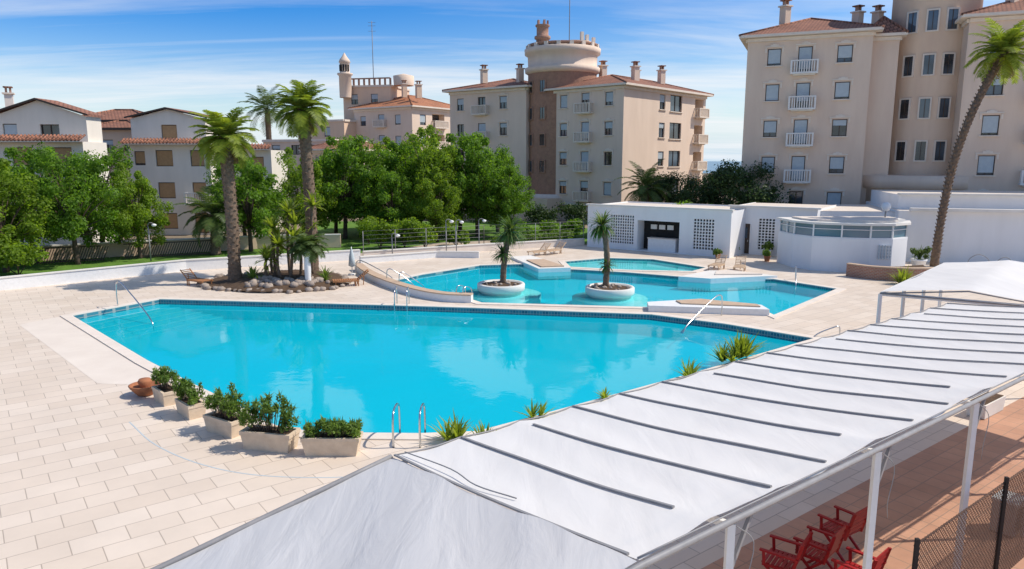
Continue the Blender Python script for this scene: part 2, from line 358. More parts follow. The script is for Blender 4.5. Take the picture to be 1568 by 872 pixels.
mb.poly([(-20.6,31.9),(-21.3,30.3),(-13.2,22.0),(-10.6,21.7),(-13.2,24.25)],.004,'slab_light'); mb.build('paving_slab')
mb=MB(); wallpath(mb,smooth_path([(-10.4,18.6),(-8.9,17.0),(-7.2,15.8),(-5.5,15.2),(-3.4,15.2),(-2.2,15.9)],6),.035,0,.004,'shutter_grey'); mb.build('drain_channel')
# raised walls and platforms round upper pool
mb=MB(); wallpath(mb,smooth_path([(-10.0,46.2),(-8.6,42.8),(-6.8,39.6),(-4.9,37.0),(-3.4,35.7),(-2.0,35.35)],4),.45,0,.36,'white_paint',.06,'sand_top'); mb.build('pool_bench_wall')
mb=MB(); mb.prism([(6.5,33.9),(9.2,34.7),(11.75,33.2),(11.75,32.1),(6.4,33.0)],-.6,.30,'white_paint'); mb.prism([(7.9,34.0),(9.2,34.4),(11.5,33.1),(11.5,32.6),(8.0,33.3)],.303,.36,'sand_top'); mb.build('pool_platform')
mb=MB(); mb.prism([(-.1,51.4),(1.7,45.6),(3.8,46.0),(1.4,52.2)],-.55,.16,'white_paint','concrete_light'); mb.prism([(1.9,46.1),(3.4,46.4),(2.2,49.6),(1.0,49.3)],.163,.24,'sand_top'); mb.build('pool_platform')
mb=MB(); mb.prism([(9.9,42.2),(11.6,41.4),(15.9,42.5),(13.9,44.6),(12.4,44.6)],-.55,.20,'white_paint','concrete_light'); mb.prism([(12.2,42.7),(15.1,42.8),(13.6,44.3),(12.7,44.1)],.203,.27,'coping'); mb.build('pool_platform')
def island(cx,cy,r,shelf):
    e=MB(); e.lathe([(r*.86,-.6),(r*.86,-.05),(r*.95,.0),(r,.08),(r,.36),(r*.97,.40),(r*.86,.40),(r*.84,.32),(0.01,.34)],(cx,cy,0),'concrete_light',36)
    e.lathe([(r*.82,.33),(.01,.39)],(cx,cy,0),'soil',24)
    for k in range(26):
        a=random.uniform(0,6.28); q=random.uniform(.2,.75)*r; e.blob((cx+q*math.cos(a),cy+q*math.sin(a),.38),random.uniform(.05,.12),'rock')
    e.build('round_planter')
    s=MB(); s.lathe([(shelf,-.6),(shelf,-.2),(.01,-.2)],(cx,cy,0),'pool_blue_light',40); s.build('underwater_shelf')
island(-.6,38.7,1.3,2.2); island(5.2,37.6,1.3,2.0)
# ------------------------------------------------------------------ palms
def trunk_prof(r,amp,freq):
    return lambda t: r*(1.25-.25*min(1,t*6))*(1+amp*abs(math.sin(t*freq)))
def palm(name,pts,r,crown_n,L,m='leaf_palm',dry=12,ll=.6,tr='palm_trunk',nl=34,droop=1.6):
    mb=MB(); path=smooth_path(pts,14); K=len(path)
    mb.tube(path,trunk_prof(r,.12,K*1.4),tr,10)
    for i in range(2,K):
        p=path[i]
        for k in range(5):
            a=k*1.2566+i*.7
            q=p+Vector((math.cos(a),math.sin(a),0))*r*.9
            mb.bar(q,q+Vector((math.cos(a)*.10,math.sin(a)*.10,.16)),.12,.05,tr)
    top=path[-1]
    for i in range(crown_n):
        az=i*2.39996+random.uniform(-.2,.2); t=i/crown_n; el=1.4-1.75*t
        mb.frond(top+Vector((0,0,.15-.3*t)),az,el+random.uniform(-.12,.12),L*random.uniform(.8,1.1),droop*(.65+.35*t)*random.uniform(.8,1.15),m,nl,ll,.065)
    for i in range(dry):
        az=random.uniform(0,6.28); mb.frond(top-Vector((0,0,.35)),az,-.6,L*.55,.9,'leaf_dry',10,ll*.6,.08)
    return mb.build(name)
palm('palm_tree',[(-15.9,40.7,0),(-15.85,40.7,3),(-15.9,40.7,6),(-15.95,40.7,8.2)],.30,52,2.15,dry=14)
palm('palm_tree',[(-12.3,43.8,0),(-12.25,43.8,4),(-12.35,43.8,8),(-12.4,43.8,9.9)],.31,50,2.0,dry=12)
palm('palm_tree',[(28.3,47.7,0),(28.5,47.7,3.5),(28.95,47.7,7),(29.9,47.7,10.4),(31.4,47.7,13.7)],.21,46,2.4,dry=10)
palm('palm_tree',[(-22.4,53.9,0),(-22.3,53.9,1.6),(-22.4,53.9,2.9)],.3,34,2.7,'leaf_palm_dark',4,.7)
palm('palm_tree',[(12.5,68,0),(12.5,68,2.5),(12.5,68,4.4)],.3,30,3.0,'leaf_palm_dark',4,.7)
palm('palm_tree',[(-34.5,104,0),(-34.5,104,8),(-34.5,104,14)],.35,28,4.2,'leaf_palm_dark',4,1.1)
def yucca_palm(pts,heads,m='leaf_palm_dark'):
    mb=MB(); mb.tube(smooth_path(pts,8),lambda t:.17-.03*t+.012*math.sin(t*60),'palm_trunk',8)
    for (c,n,L,lo) in heads:
        mb.rosette(c,n,L,.085,m,lo,1.1,1.4,4); mb.rosette((c[0],c[1],c[2]-.12),n//4,L*.7,.06,'leaf_dry',-1.2,-.3,.4)
    mb.build('yucca_palm')
yucca_palm([(-.5,39,.35),(-.45,39,1.3),(-.3,39,2.3),(-.1,39,3.2)],[((-.1,39,3.25),170,1.25,-.9),((-.5,39,2.0),80,.95,-.7)])
yucca_palm([(5.0,37.8,.35),(5.05,37.8,1.6),(4.95,37.8,2.8),(4.75,37.8,3.6)],[((4.75,37.8,3.65),160,1.1,-.9),((5.05,37.8,1.5),60,.7,-.5)])
# ------------------------------------------------------------------ planted bed
BED=[(-18.0,40.6),(-16.6,38.9),(-14.6,38.2),(-11.9,37.8),(-9.9,38.8),(-9.4,40.6),(-10.6,43.5),(-14,45),(-17.6,43.2)]
mb=MB(); mb.prism(BED,0,.10,'soil'); 
mb.lathe([(3.6,.1),(2.6,.35),(1.2,.5),(.01,.52)],(-13.2,41.3,0),'soil',24); mb.build('planting_bed')
mb=MB()
for i in range(len(BED)):
    a=Vector(BED[i]);b=Vector(BED[(i+1)%len(BED)]); n=int((b-a).length/.42)
    for j in range(n):
        p=a.lerp(b,j/n); r=random.uniform(.12,.24)
        mb.blob((p.x+random.uniform(-.12,.12),p.y+random.uniform(-.12,.12),r*.4),r,'rock',(1,random.uniform(.7,1.1),.65))
for i in range(60):
    a=random.uniform(3.9,5.8); R=random.uniform(1.6,3.0); r=random.uniform(.12,.28)
    mb.blob((-12.9+R*1.0*math.cos(a),41.2+R*math.sin(a),.15+(3.4-R)*.13+r*.3),r,'rock',(1,.9,.8))
mb.build('garden_rocks')
for (x,y,h,n) in [(-13.6,40.8,3.2,26),(-12.9,41.3,4.0,26),(-13.1,40.2,2.3,24),(-12.2,41.0,3.4,24),(-12.6,40.3,2.7,24),(-14.0,41.6,2.6,22),(-11.7,41.6,4.4,22),(-13.9,40.1,1.5,22)]:
    mb=MB(); mb.tube(smooth_path([(x,y,.3),(x+random.uniform(-.15,.15),y,h*.5),(x+random.uniform(-.25,.25),y,h)],5),.10,'palm_trunk',7,.07)
    t=mb.v[-1]; mb.rosette((t[0],t[1],h),n+22,1.05,.15,'leaf_palm',-.3,1.4,.9,4); mb.rosette((t[0],t[1],h*.75),10,.7,.1,'leaf_palm',-.6,1.,.9,4); mb.build('dracaena_plant')
mb=MB(); mb.tube([(-11.5,40,.3),(-11.45,40,2.2)],.22,'palm_trunk',9,.17)
for i in range(34): mb.frond((-11.45,40,2.3),i*2.4,1.2-1.5*i/34,1.25,1.3,'leaf_palm_dark',16,.5,.08)
mb.build('small_palm')
mb=MB(); mb.lathe([(.16,.3),(.19,1.2),(.15,2.0),(.05,2.1)],(-11.3,39.3,0),'white_paint',10); mb.build('wrapped_plant')
for (x,y,L,n) in [(-14.8,40.5,.8,40),(-14.2,39.6,.6,30),(-10.6,40.2,.6,26),(-15.2,41.5,.9,36),(-10.9,41.4,.8,30)]:
    mb=MB(); mb.rosette((x,y,.25),n,L,.09,'leaf_shrub',.1,1.45,.9,4); mb.build('agave_plant')
# ------------------------------------------------------------------ trees
def tree_mesh(name,H,cr,cz,low,nc,per,ls,m,seed,trunk=.2):
    random.seed(seed); mb=MB()
    mb.tube(smooth_path([(0,0,-.1),(.08,.05,H*.2),(-.05,.1,H*.42),(.05,0,H*.62)],4),trunk,'bark',8,trunk*.4)
    C=[];Rr=[]
    for i in range(nc):
        d=Vector((random.gauss(0,1),random.gauss(0,1),random.gauss(0,1))).normalized()
        k=random.uniform(.45,1.12); k2=1-.22*max(0,d.z)
        zz=cz+(d.z*(H-cz) if d.z>0 else d.z*(cz-low))*k
        C.append((d.x*cr*k*k2,d.y*cr*k*k2,zz)); Rr.append(cr*random.uniform(.13,.33))
    for c in C[::2]:
        mb.tube([(0,0,H*.25),(c[0]*.45,c[1]*.45,H*.25+(c[2]-H*.25)*.55),c],trunk*.3,'bark',4,.02)
    mb.leaves(C,Rr,per,ls,m,.85)
    return mb.build(name)
variants={}
def tree(name,key,x,y,s,rz,sz=None):
    if key not in variants:
        k=dict(a=(8,2.8,4.0,1.1,78,230,.18,'leaf_tree',3),b=(8,2.7,3.9,.9,82,230,.18,'leaf_tree_warm',5),c=(8,3.1,4.2,1.2,86,230,.19,'leaf_tree',9),d=(7,4.4,4.6,2.6,90,200,.2,'leaf_dark',12))[key]
        ob=tree_mesh(name,*k); variants[key]=ob.data
    else:
        ob=bpy.data.objects.new(name,variants[key]); COL.objects.link(ob)
    ob.location=(x,y,0); ob.rotation_euler=(0,0,rz); ob.scale=(s,s,sz or s)
for i,(k,x,y,s,sz) in enumerate([('b',-32.2,45.2,1.0,.88),('b',-36.5,47,1.05,.95),('a',-29.7,48.7,.95,1.05),('b',-27.0,51.8,.72,.85),('a',-31.5,55,1.0,1.08),('c',-35,52,1.0,1.0),
    ('a',-20.4,55.8,.98,.98),('c',-22.3,60,.9,.92),('b',-18,62,.9,1.0),('c',-15.2,65.2,1.1,1.15),('b',-17.2,70,1.0,1.1),('a',-12.3,66.5,1.0,1.12),('c',-9.6,69,1.05,1.10),('b',-7.2,66.,1.1,1.22),('c',-5.0,68.5,1.1,1.20),('b',-9.5,74,1.2,1.3),('c',-3.2,66.5,.95,1.15),('a',-1.4,71,1.0,1.1),('c',-.6,66.0,.75,.82),('b',-13.0,73,1.0,1.15),('a',-10.5,63.5,.8,.85),('b',-6.5,62.5,.75,.8)]):
    tree('deciduous_tree',k,x,y,s,i*1.3,sz)
tree('carob_tree','d',19.9,66,1.0,.5,.95)
tree('carob_tree','d',16,74,.7,2.5,.8)
def bush(name,x,y,r,h,m,n=14,per=110,ls=.16,z=0):
    mb=MB(); C=[];R=[]
    for i in range(n):
        a=random.uniform(0,6.28); k=random.uniform(.1,.75)
        C.append((x+r*k*math.cos(a),y+r*k*math.sin(a),z+h*random.uniform(.3,.75))); R.append(min(r,h)*random.uniform(.28,.42))
    for c in C[:5]: mb.tube([(x,y,z),c],.04,'bark',4,.015)
    mb.leaves(C,R,per,ls,m,.9); return mb.build(name)
bush('shrub',-30.3,43.6,1.6,2.3,'leaf_tree_warm',18,150,.18)
for (x,y,r,h) in [(-10.6,57.5,1.5,2.6),(-8.8,58.5,1.7,2.9),(-7.0,57.5,1.4,2.4),(-12,60,1.6,2.6),(-4.6,59.5,1.1,1.6)]: bush('shrub',x,y,r,h,'leaf_tree_warm',16,140,.2)
for (x,y,r,h) in [(.9,63.5,1.6,1.5),(3.4,65,1.6,1.7),(5.6,66,1.5,1.9),(8.5,67,1.8,2.6),(3.2,72,2.2,3.0),(6.5,72,2.2,3.2),(15,62,1.6,4.2),(17,62,1.6,4.0),(29,58,1.6,3.4),(24,60,1.5,3.9)]: bush('shrub',x,y,r,h,'leaf_dark' if y>66 else 'leaf_tree',16,140,.2)
mb=MB()
C=[];R=[]
for i in range(40):
    p=Vector((-1.5,58.4)).lerp(Vector((5,62.2)),i/39); C.append((p.x,p.y+random.uniform(-.3,.3),.55+random.uniform(-.1,.25))); R.append(.5)
mb.leaves(C,R,120,.15,'leaf_shrub'); mb.tube([(-1.5,58.4,.3),(5,62.2,.3)],.05,'bark',4); mb.build('hedge')
# ------------------------------------------------------------------ boundary wall, fences, lamps
mb=MB(); wallpath(mb,[(-45,21.6),(-28,38.7),(-21,45.8),(-10.9,51.1)],.28,0,.66,'white_paint',.06,'concrete_light'); mb.build('boundary_wall')
mb=MB(); wallpath(mb,[(-10.7,51.25),(-2.2,55.9),(6.0,59.9)],.28,0,.52,'coping',.06,'concrete_light'); mb.build('boundary_wall')
mb=MB(); wallpath(mb,[(-10.5,49.2),(-5.5,52.2),(-2.4,52.0)],.3,0,.42,'white_paint',.05,'concrete_light'); mb.build('garden_wall')
def fence(name,pts,h,z0,sp=2.,m='metal_grey',wires=5):
    mb=MB()
    for a,b in zip(pts[:-1],pts[1:]):
        a=Vector(a);b=Vector(b);n=max(1,int((b-a).length/sp))
        for i in range(n+1):
            p=a.lerp(b,i/n); mb.tube([(p.x,p.y,z0),(p.x,p.y,z0+h)],.03,m,5)
        for k in range(wires):
            z=z0+h*(k+1)/wires; mb.tube([(a.x,a.y,z),(b.x,b.y,z)],.012,m,3)
    return mb.build(name)
fence('wire_fence',[(-10.7,51.4),(-2.2,56.05),(6,60.1)],1.5,.5)
mb=MB()
for a,b in [((-42,43.2),(-36,46.5)),((-35,47.5),(-29,50.5)),((-28,51.5),(-22.5,54.0))]:
    a=Vector(a);b=Vector(b);n=int((b-a).length/.16); d=(b-a)/n
    for i in range(n+1):
        p=a+d*i; mb.bar((p.x,p.y,0),(p.x+d.x*2.5,p.y+d.y*2.5,1.0),.04,.05,'frame_dark')
    mb.bar((*a,1.05),(*b,1.05),.08,.08,'frame_dark'); mb.bar((*a,.1),(*b,.1),.08,.08,'frame_dark')
mb.build('wooden_fence')
mb=MB(); wallpath(mb,[(-44,45),(-36,49),(-28,53.3),(-20.5,57.5),(-14,58.5)],.3,0,1.0,'house_peach',.08,'concrete_light'); mb.build('garden_wall')
def lamp(x,y,h):
    mb=MB(); mb.tube([(x,y,0),(x,y,h-.25)],.045,'metal_grey',6); mb.tube(smooth_path([(x,y,h-.3),(x,y,h),(x+.2,y,h+.1),(x+.4,y,h)],4),.03,'metal_grey',5)
    mb.lathe([(.02,.1),(.16,.04),(.17,-.03),(.1,-.1),(.02,-.12)],(x+.42,y,h-.06),'white_paint',10); mb.build('street_lamp')
for x,y,h in [(-25.5,50.3,2.6),(-4.9,53.3,2.6),(-4.2,54.0,2.5),(-2.6,56.4,2.4),(-8.7,51.9,1.7)]: lamp(x,y,h)
def rail(name,paths,r=.028,m='metal'):
    mb=MB()
    for p in paths: mb.tube(smooth_path(p,6),r,m,8)
    return mb.build(name)
def handrail(a,b,h=.9,zb=-.6):
    a=Vector(a);b=Vector(b);d=(b-a)
    rail('pool_handrail',[[(a.x,a.y,0),(a.x,a.y,h*.6),(a.x+d.x*.04,a.y+d.y*.04,h),(a.x+d.x*.25,a.y+d.y*.25,h*.95),(a.x+d.x*.9,a.y+d.y*.9,.05),(b.x,b.y,zb)]])
handrail((-19.2,34.3),(-16.0,31.3),1.2,-.5)
handrail((9.6,32.2),(7.2,29.6),.95,-.5)
handrail((16.9,42.3),(16.2,40.4),.8)
handrail((13.2,28.2),(12.0,28.0),.4)
handrail((-7.1,40.2),(-5.5,40.4),.9)
handrail((-6.2,38.9),(-4.8,39.6),.9)
handrail((-9.6,43.8),(-7.0,42.6),.9)
def ladder(x,y,dx,dy,h=.85,deckoff=1.0,w=.55):
    px,py=-dy,dx; ps=[]
    for s in (-1,1):
        ox,oy=x+px*w/2*s,y+py*w/2*s
        ps.append([(ox-dx*deckoff,oy-dy*deckoff,0),(ox-dx*deckoff,oy-dy*deckoff,h*.7),(ox-dx*deckoff*.8,oy-dy*deckoff*.8,h),(ox-dx*.1,oy-dy*.1,h*.95),(ox+dx*.12,oy+dy*.12,h*.6),(ox+dx*.12,oy+dy*.12,-.85)])
    mb=MB()
    for p in ps: mb.tube(smooth_path(p,6),.027,'metal',8)
    for z in (-.25,-.5,-.75): mb.bar((x+dx*.12-px*w/2,y+dy*.12-py*w/2,z),(x+dx*.12+px*w/2,y+dy*.12+py*w/2,z),.09,.03,'metal')
    mb.build('pool_ladder')
ladder(-2.6,17.72,0,1,.9,.9,.66); ladder(-5.4,34.35,0,-1,.85,.6,.6)
ladder(-2.3,36.1,.7,.7,.7,.5,.5)
# ------------------------------------------------------------------ deck furniture
def lounger(x,y,rz,m='wood',z0=0):
    mb=MB(); cs,sn=math.cos(rz),math.sin(rz)
    T=lambda u,v,z:(x+u*cs-v*sn,y+u*sn+v*cs,z+z0)
    for v in (-.32,.32): mb.bar(T(-.95,v,.3),T(.5,v,.3),.05,.07,m)
    for u in (-.8,.3,.45):
        for v in (-.32,.32): mb.bar(T(u,v,0),T(u,v,.3),.05,.05,m)
    for i in range(11): mb.bar(T(-.9+i*.125,-.34,.345),T(-.9+i*.125,.34,.345),.09,.025,m)
    for i in range(6): mb.bar(T(.5+i*.1,-.32,.38+i*.085),T(.5+i*.1,.32,.38+i*.085),.085,.03,m)
    for v in (-.3,.3): mb.bar(T(.42,v,.31),T(1.05,v,.84),.04,.05,m); 
    mb.bar(T(.75,0,.0),T(.8,0,.6),.04,.04,m); mb.build('sun_lounger')
lounger(-17.9,40.3,2.6); lounger(-9.2,40.2,.3); lounger(14.6,45.6,1.2,'wood_light'); lounger(2.0,53.4,.8,'wood_light')
lounger(3.2,54.2,.8,'wood_light'); lounger(13.4,46.4,1.0,'wood_light')
mb=MB(); mb.tube([(-9.9,44.0,0),(-9.9,44.0,1.75)],.03,'white_paint',6); mb.lathe([(.05,.5),(.22,.6),(.17,1.1),(.07,1.55),(.01,1.7)],(-9.9,44.0,0),'shutter_grey',10); mb.lathe([(.25,0),(.25,.08),(.05,.12)],(-9.9,44,0),'concrete_light',12); mb.build('folded_parasol')
def planter(x,y,rz,L,W,H,ph,kind):
    mb=MB(); cs,sn=math.cos(rz),math.sin(rz)
    def T(u,v,z): return (x+u*cs-v*sn,y+u*sn+v*cs,z)
    for (sx,sy,z0,k0,z1,k1) in [(L,W,.0,.86,H*.82,.97)]:
        V=[T(a*sx/2*k0,b*sy/2*k0,z0) for a,b in ((-1,-1),(1,-1),(1,1),(-1,1))]+[T(a*sx/2*k1,b*sy/2*k1,z1) for a,b in ((-1,-1),(1,-1),(1,1),(-1,1))]
        mb.add(V,[(3,2,1,0),(0,1,5,4),(1,2,6,5),(2,3,7,6),(3,0,4,7)],'planter_stone')
    t=.07
    for a,b,l,w in ((0,-1,L,t),(0,1,L,t)): mb.box(T(0,b*(W/2-t/2),H*.9),(l,t,H*.2),'planter_stone',rz)
    for a in (-1,1): mb.box(T(a*(L/2-t/2),0,H*.9),(t,W-2*t-.004,H*.2),'planter_stone',rz)
    mb.box(T(0,0,H*.83),(L-2*t-.01,W-2*t-.01,.06),'soil',rz)
    for u in (-.33,.33): mb.box(T(u*L,0,.0),(.1,W*.86,.05),'planter_stone',rz)
    C=[];R=[]
    for i in range(int(40*L)):
        u=random.uniform(-.45,.45)*L; v=random.uniform(-.4,.4)*W
        hh=ph*(1-1.0*abs(u/L))*random.uniform(.3,1.1)
        c=T(u*(1+.3*hh),v*(1+.4*hh),H+hh*.8); C.append(c); R.append(.08+.04*random.random()); mb.tube([T(u*.6,v*.5,H*.85),c],.008,'bark',4)
        mb.rosette(c,9 if kind else 5,.2,.03,'leaf_shrub',.0,1.4,.5,2)
    mb.leaves(C,R,42,.065,'leaf_shrub',1.3,.6); mb.build('planter_box')
planter(-10.15,20.25,-.80,.95,.5,.42,.75,0)
planter(-8.95,19.15,-.78,.95,.5,.42,.7,1)
planter(-7.45,17.85,-.55,1.15,.55,.45,.9,1)
planter(-5.95,16.8,-.22,1.35,.55,.48,.95,1)
planter(-4.35,16.5,.0,1.4,.5,.46,.42,1)
mb=MB(); mb.lathe([(.2,0),(.24,.03),(.42,.25),(.46,.33),(.42,.34),(.38,.27),(.01,.24)],(-11.1,20.9,0),'terracotta',20); mb.lathe([(.14,.24),(.2,.42),(.16,.5),(.01,.5)],(-11.1,20.9,0),'terracotta',14); mb.build('terracotta_bowl')
def spiky(x,y,n,L,w=.05,m='leaf_palm',z=0):
    mb=MB(); 
    for k in range(max(1,n//22)):
        mb.rosette((x+random.uniform(-.25,.25),y+random.uniform(-.2,.2),z+.03),22,L*random.uniform(.75,1.),w,m,.35,1.5,.7,4)
    mb.build('aloe_plant')
spiky(-1.4,17.05,80,.85,.06); spiky(-.8,16.8,50,.8,.06); spiky(.75,18.7,44,.65); spiky(2.9,20.5,30,.55); spiky(5.5,22.3,66,.8); spiky(8.2,24.9,110,1.15,.07); spiky(7.5,24.3,66,.8,.07); spiky(22.5,40.5,88,1.2,.07)
# ------------------------------------------------------------------ buildings
class Bld:
    def __init__(s,wall,bal='white_trim'): s.P={k:MB() for k in ('walls','windows','shutters','roof','balconies','trim')}; s.wall=wall; s.bal=bal
    def facade(s,A,B,z0,z1,ops=(),wall=None,trim='stucco_trim',depth=.22,shut='shutter_grey',frame='frame_dark'):
        wall=wall or s.wall; A=Vector(A);B=Vector(B); W=(B-A).length; u=(B-A)/W; n=Vector((u.y,-u.x))
        def T(a,z,o=0): return (A.x+u.x*a+n.x*o,A.y+u.y*a+n.y*o,z)
        rz=math.atan2(u.y,u.x); P=s.P
        rect=[(uc-w/2,uc+w/2,zc-h/2,zc+h/2,k) for uc,zc,w,h,k in ops]
        us=sorted(set([0,W]+[r[0] for r in rect]+[r[1] for r in rect])); zs=sorted(set([z0,z1]+[r[2] for r in rect]+[r[3] for r in rect]))
        for i in range(len(us)-1):
            for j in range(len(zs)-1):
                cu=(us[i]+us[i+1])/2; cz=(zs[j]+zs[j+1])/2
                if any(r[0]<cu<r[1] and r[2]<cz<r[3] for r in rect): continue
                P['walls'].quad(T(us[i],zs[j]),T(us[i+1],zs[j]),T(us[i+1],zs[j+1]),T(us[i],zs[j+1]),wall)
        for a,b,c,d,k in rect:
            dp=-depth if 'L' not in k else -1.2
            for q in ((T(a,c),T(a,c,dp),T(a,d,dp),T(a,d)),(T(b,c,dp),T(b,c),T(b,d),T(b,d,dp)),(T(a,d),T(a,d,dp),T(b,d,dp),T(b,d)),(T(a,c,dp),T(a,c),T(b,c),T(b,c,dp))):
                P['walls'].quad(*q,wall)
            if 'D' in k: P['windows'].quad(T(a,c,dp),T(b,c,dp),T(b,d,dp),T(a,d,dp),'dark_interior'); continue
            P['windows'].quad(T(a,c,dp+.0),T(b,c,dp+.0),T(b,d,dp+.0),T(a,d,dp+.0),'window_glass')
            f=.07; w=b-a; h=d-c; yo=dp+.035
            for cu,cz,fw,fh in ((a+f/2,(c+d)/2,f,h),(b-f/2,(c+d)/2,f,h),((a+b)/2,(c+d)/2,f,h-2*f-.004),((a+b)/2,c+f/2,w-2*f-.004,f),((a+b)/2,d-f/2,w-2*f-.004,f)):
                P['windows'].box(T(cu,cz,yo),(fw,.05,fh),frame,rz)
            if 's' in k:
                fr=random.choice([0,.35,.5,.75,1.0,.9]) if 'S' not in k else 1
                sh=(h-2*f)*fr
                if sh: P['shutters'].box(T((a+b)/2,d-f-sh/2,dp+.085),(w-2*f,.03,sh),shut,rz)
                for q in range(int(sh/.16)): P['shutters'].box(T((a+b)/2,d-f-.08-q*.16,dp+.108),(w-2*f-.02,.012,.10),shut,rz)
            if 'i' in k: P['trim'].box(T((a+b)/2,c-.05,.07),(w+.25,.16,.09),trim,rz)
            if 'h' in k:
                P['trim'].box(T((a+b)/2,d+.17,.05),(w+.5,.10,.10),trim,rz)
                P['trim'].box(T((a+b)/2,d+.28,.045),(w*.6,.09,.12),trim,rz); P['trim'].box(T((a+b)/2,d+.37,.04),(w*.25,.08,.07),trim,rz)
                for sg in (a-.14,b+.14): P['trim'].box(T(sg,d-.12,.03),(.14,.06,.40),trim,rz)
            if 'b' in k: s.balcony(T,(a+b)/2,c,w+1.1,rz,.75,s.bal)
            if 'B' in k: s.balcony(T,(a+b)/2,c,w+.3,rz,.8,'stucco_trim')
    def balcony(s,T,uc,z,w,rz,d=.75,m='white_trim'):
        P=s.P['balconies']; P.box(T(uc,z-.12,d/2),(w,d,.16),m,rz); P.box(T(uc,z-.25,d*.35),(w*.8,d*.6,.098),m,rz)
        P.box(T(uc,z+.92,d-.07),(w,.13,.10),m,rz)
        for sg in (-1,1):
            P.box(T(uc+sg*(w/2-.07),z+.92,(d-.14)/2),(.12,d-.145,.10),m,rz)
            P.box(T(uc+sg*(w/2-.07),z+.415,d-.07),(.15,.15,.905),m,rz)
            for k in range(2): P.box(T(uc+sg*(w/2-.07),z+.41,d*.2+k*.24),(.07,.07,.88),m,rz)
        n=int((w-.4)/.2)
        for i in range(n): P.box(T(uc-(n-1)*.1+i*.2,z+.41,d-.07),(.085,.085,.88),m,rz)
    def hip(s,pts,z,over,h,m,fascia='stucco_trim',ridge=.5):
        _,o=offset(list(pts),over); P=s.P['roof']
        o=[Vector(p) for p in o]
        if (o[1]-o[0]).length<(o[2]-o[1]).length: o=o[1:]+o[:1]
        m1=(o[0]+o[3])/2; m2=(o[1]+o[2])/2; w=(o[3]-o[0]).length; Ln=(m2-m1).length; k=min(.49,w*ridge/Ln)
        r1=m1.lerp(m2,k); r2=m2.lerp(m1,k); zz=z+.22
        V=[(*p,zz) for p in o]+[(*r1,zz+h),(*r2,zz+h)]
        P.add(V,[(0,1,5,4),(1,2,5),(2,3,4,5),(3,0,4)],m)
        for i in range(4): P.quad((*o[i],z),(*o[(i+1)%4],z),(*o[(i+1)%4],zz),(*o[i],zz),fascia)
        P.quad(*[(*p,z) for p in o[::-1]],fascia)
        for a,b in ((0,4),(1,5),(2,5),(3,4),(4,5)): P.tube([V[a],V[b]],.12,m,5)
    def chimney(s,x,y,z,h=1.4,w=.6,rz=.5):
        P=s.P['trim']; P.box((x,y,z+h/2),(w,w,h),s.wall,rz); P.box((x,y,z+h+.06),(w+.25,w+.25,.12),'stucco_trim',rz)
        for k in (-1,1): P.box((x+k*w*.25*math.cos(rz),y+k*w*.25*math.sin(rz),z+h+.32),(.14,.3,.4),'brick_red',rz)
        P.box((x,y,z+h+.58),(w+.05,w+.05,.1),'roof_tile',rz)
    def done(s,name): return group(name,s.P)
def quadpts(A,B,d):
    A=Vector(A);B=Vector(B);u=(B-A).normalized();n=Vector((u.y,-u.x)); return [tuple(A),tuple(B),tuple(B-n*d),tuple(A-n*d)]
def block(b,A,B,d,z0,z1,ops=(),ropes=(),lops=(),roof=None,over=.6,rh=1.6,cornice=True,**kw):
    q=quadpts(A,B,d); b.facade(q[0],q[1],z0,z1,ops,**kw); b.facade(q[1],q[2],z0,z1,ropes,**kw); b.facade(q[2],q[3],z0,z1); b.facade(q[3],q[0],z0,z1,lops,**kw)
    if cornice:
        for i in range(4):
            a=Vector(q[i]);c=Vector(q[(i+1)%4]);u=(c-a).normalized();n=Vector((u.y,-u.x))*.09
            b.P['trim'].bar((*(a+n-u*.0),z1-.18),(*(c+n),z1-.18),.178,.3,'stucco_trim')
    if roof: b.hip(q,z1,over,rh,roof)
    else: b.P['roof'].quad(*[(*p,z1) for p in q],'coping')
    return q
def cylwin(b,c,r,a,z,w,h,frame='stucco_trim'):
    n=Vector((math.cos(a),math.sin(a))); rz=a+math.pi/2
    p=lambda o,du=0,dz=0:(c[0]+n.x*(r+o)-n.y*du,c[1]+n.y*(r+o)+n.x*du,z+dz)
    b.P['windows'].box(p(-.02),(w,.12,h),'window_glass',rz); f=.12
    for du,dz,ww,hh in ((-w/2-f/2,0,f,h+2*f),(w/2+f/2,0,f,h+2*f),(0,h/2+f/2,w,f),(0,-h/2-f/2,w,f)): b.P['trim'].box(p(.02,du,dz),(ww,.2,hh),frame,rz)
    b.P['windows'].box(p(.05),(.05,.05,h),'frame_dark',rz)
# --- centre apartment building
b=Bld('stucco_pink','stucco_trim'); rows=[13.7,10.5,7.2,3.85]
ops=[]
for z in rows: ops+=[(1.7,z,1.05,1.45,'sih'),(8.0,z,1.05,1.45,'sih'),(4.8,z-.25,1.1,2.1,'sbh')]
ro=[]
for z in rows: ro+=[(8.2,z,1.3,1.7,'si'),(11.4,z,2.8,1.9,'i'),(17.2,z-.2,2.2,2.1,'LB')]
block(b,(4.7,86.6),(12.1,80),18.9,-.5,15.0,ops,ro,roof='roof_tile',over=.7,rh=1.6)
b.P['trim'].bar((4.6,86.4,2.0),(12.15,79.75,2.0),.25,.3,'stucco_trim')
ops=[]
for z in (14.0,10.8,7.6,4.3): ops+=[(1.7,z,1.1,1.5,'si'),(5.1,z-.2,1.2,2.0,'sb'),(8.4,z,1.1,1.5,'sih')]
block(b,(-8.0,95.2),(1.7,88.5),12,-.5,15.6,ops,roof='roof_tile',over=.7,rh=1.6)
c=(6.1,90.2,0); b.P['walls'].lathe([(4.15,-.5),(4.15,17.2)],c,'stone_brown',40)
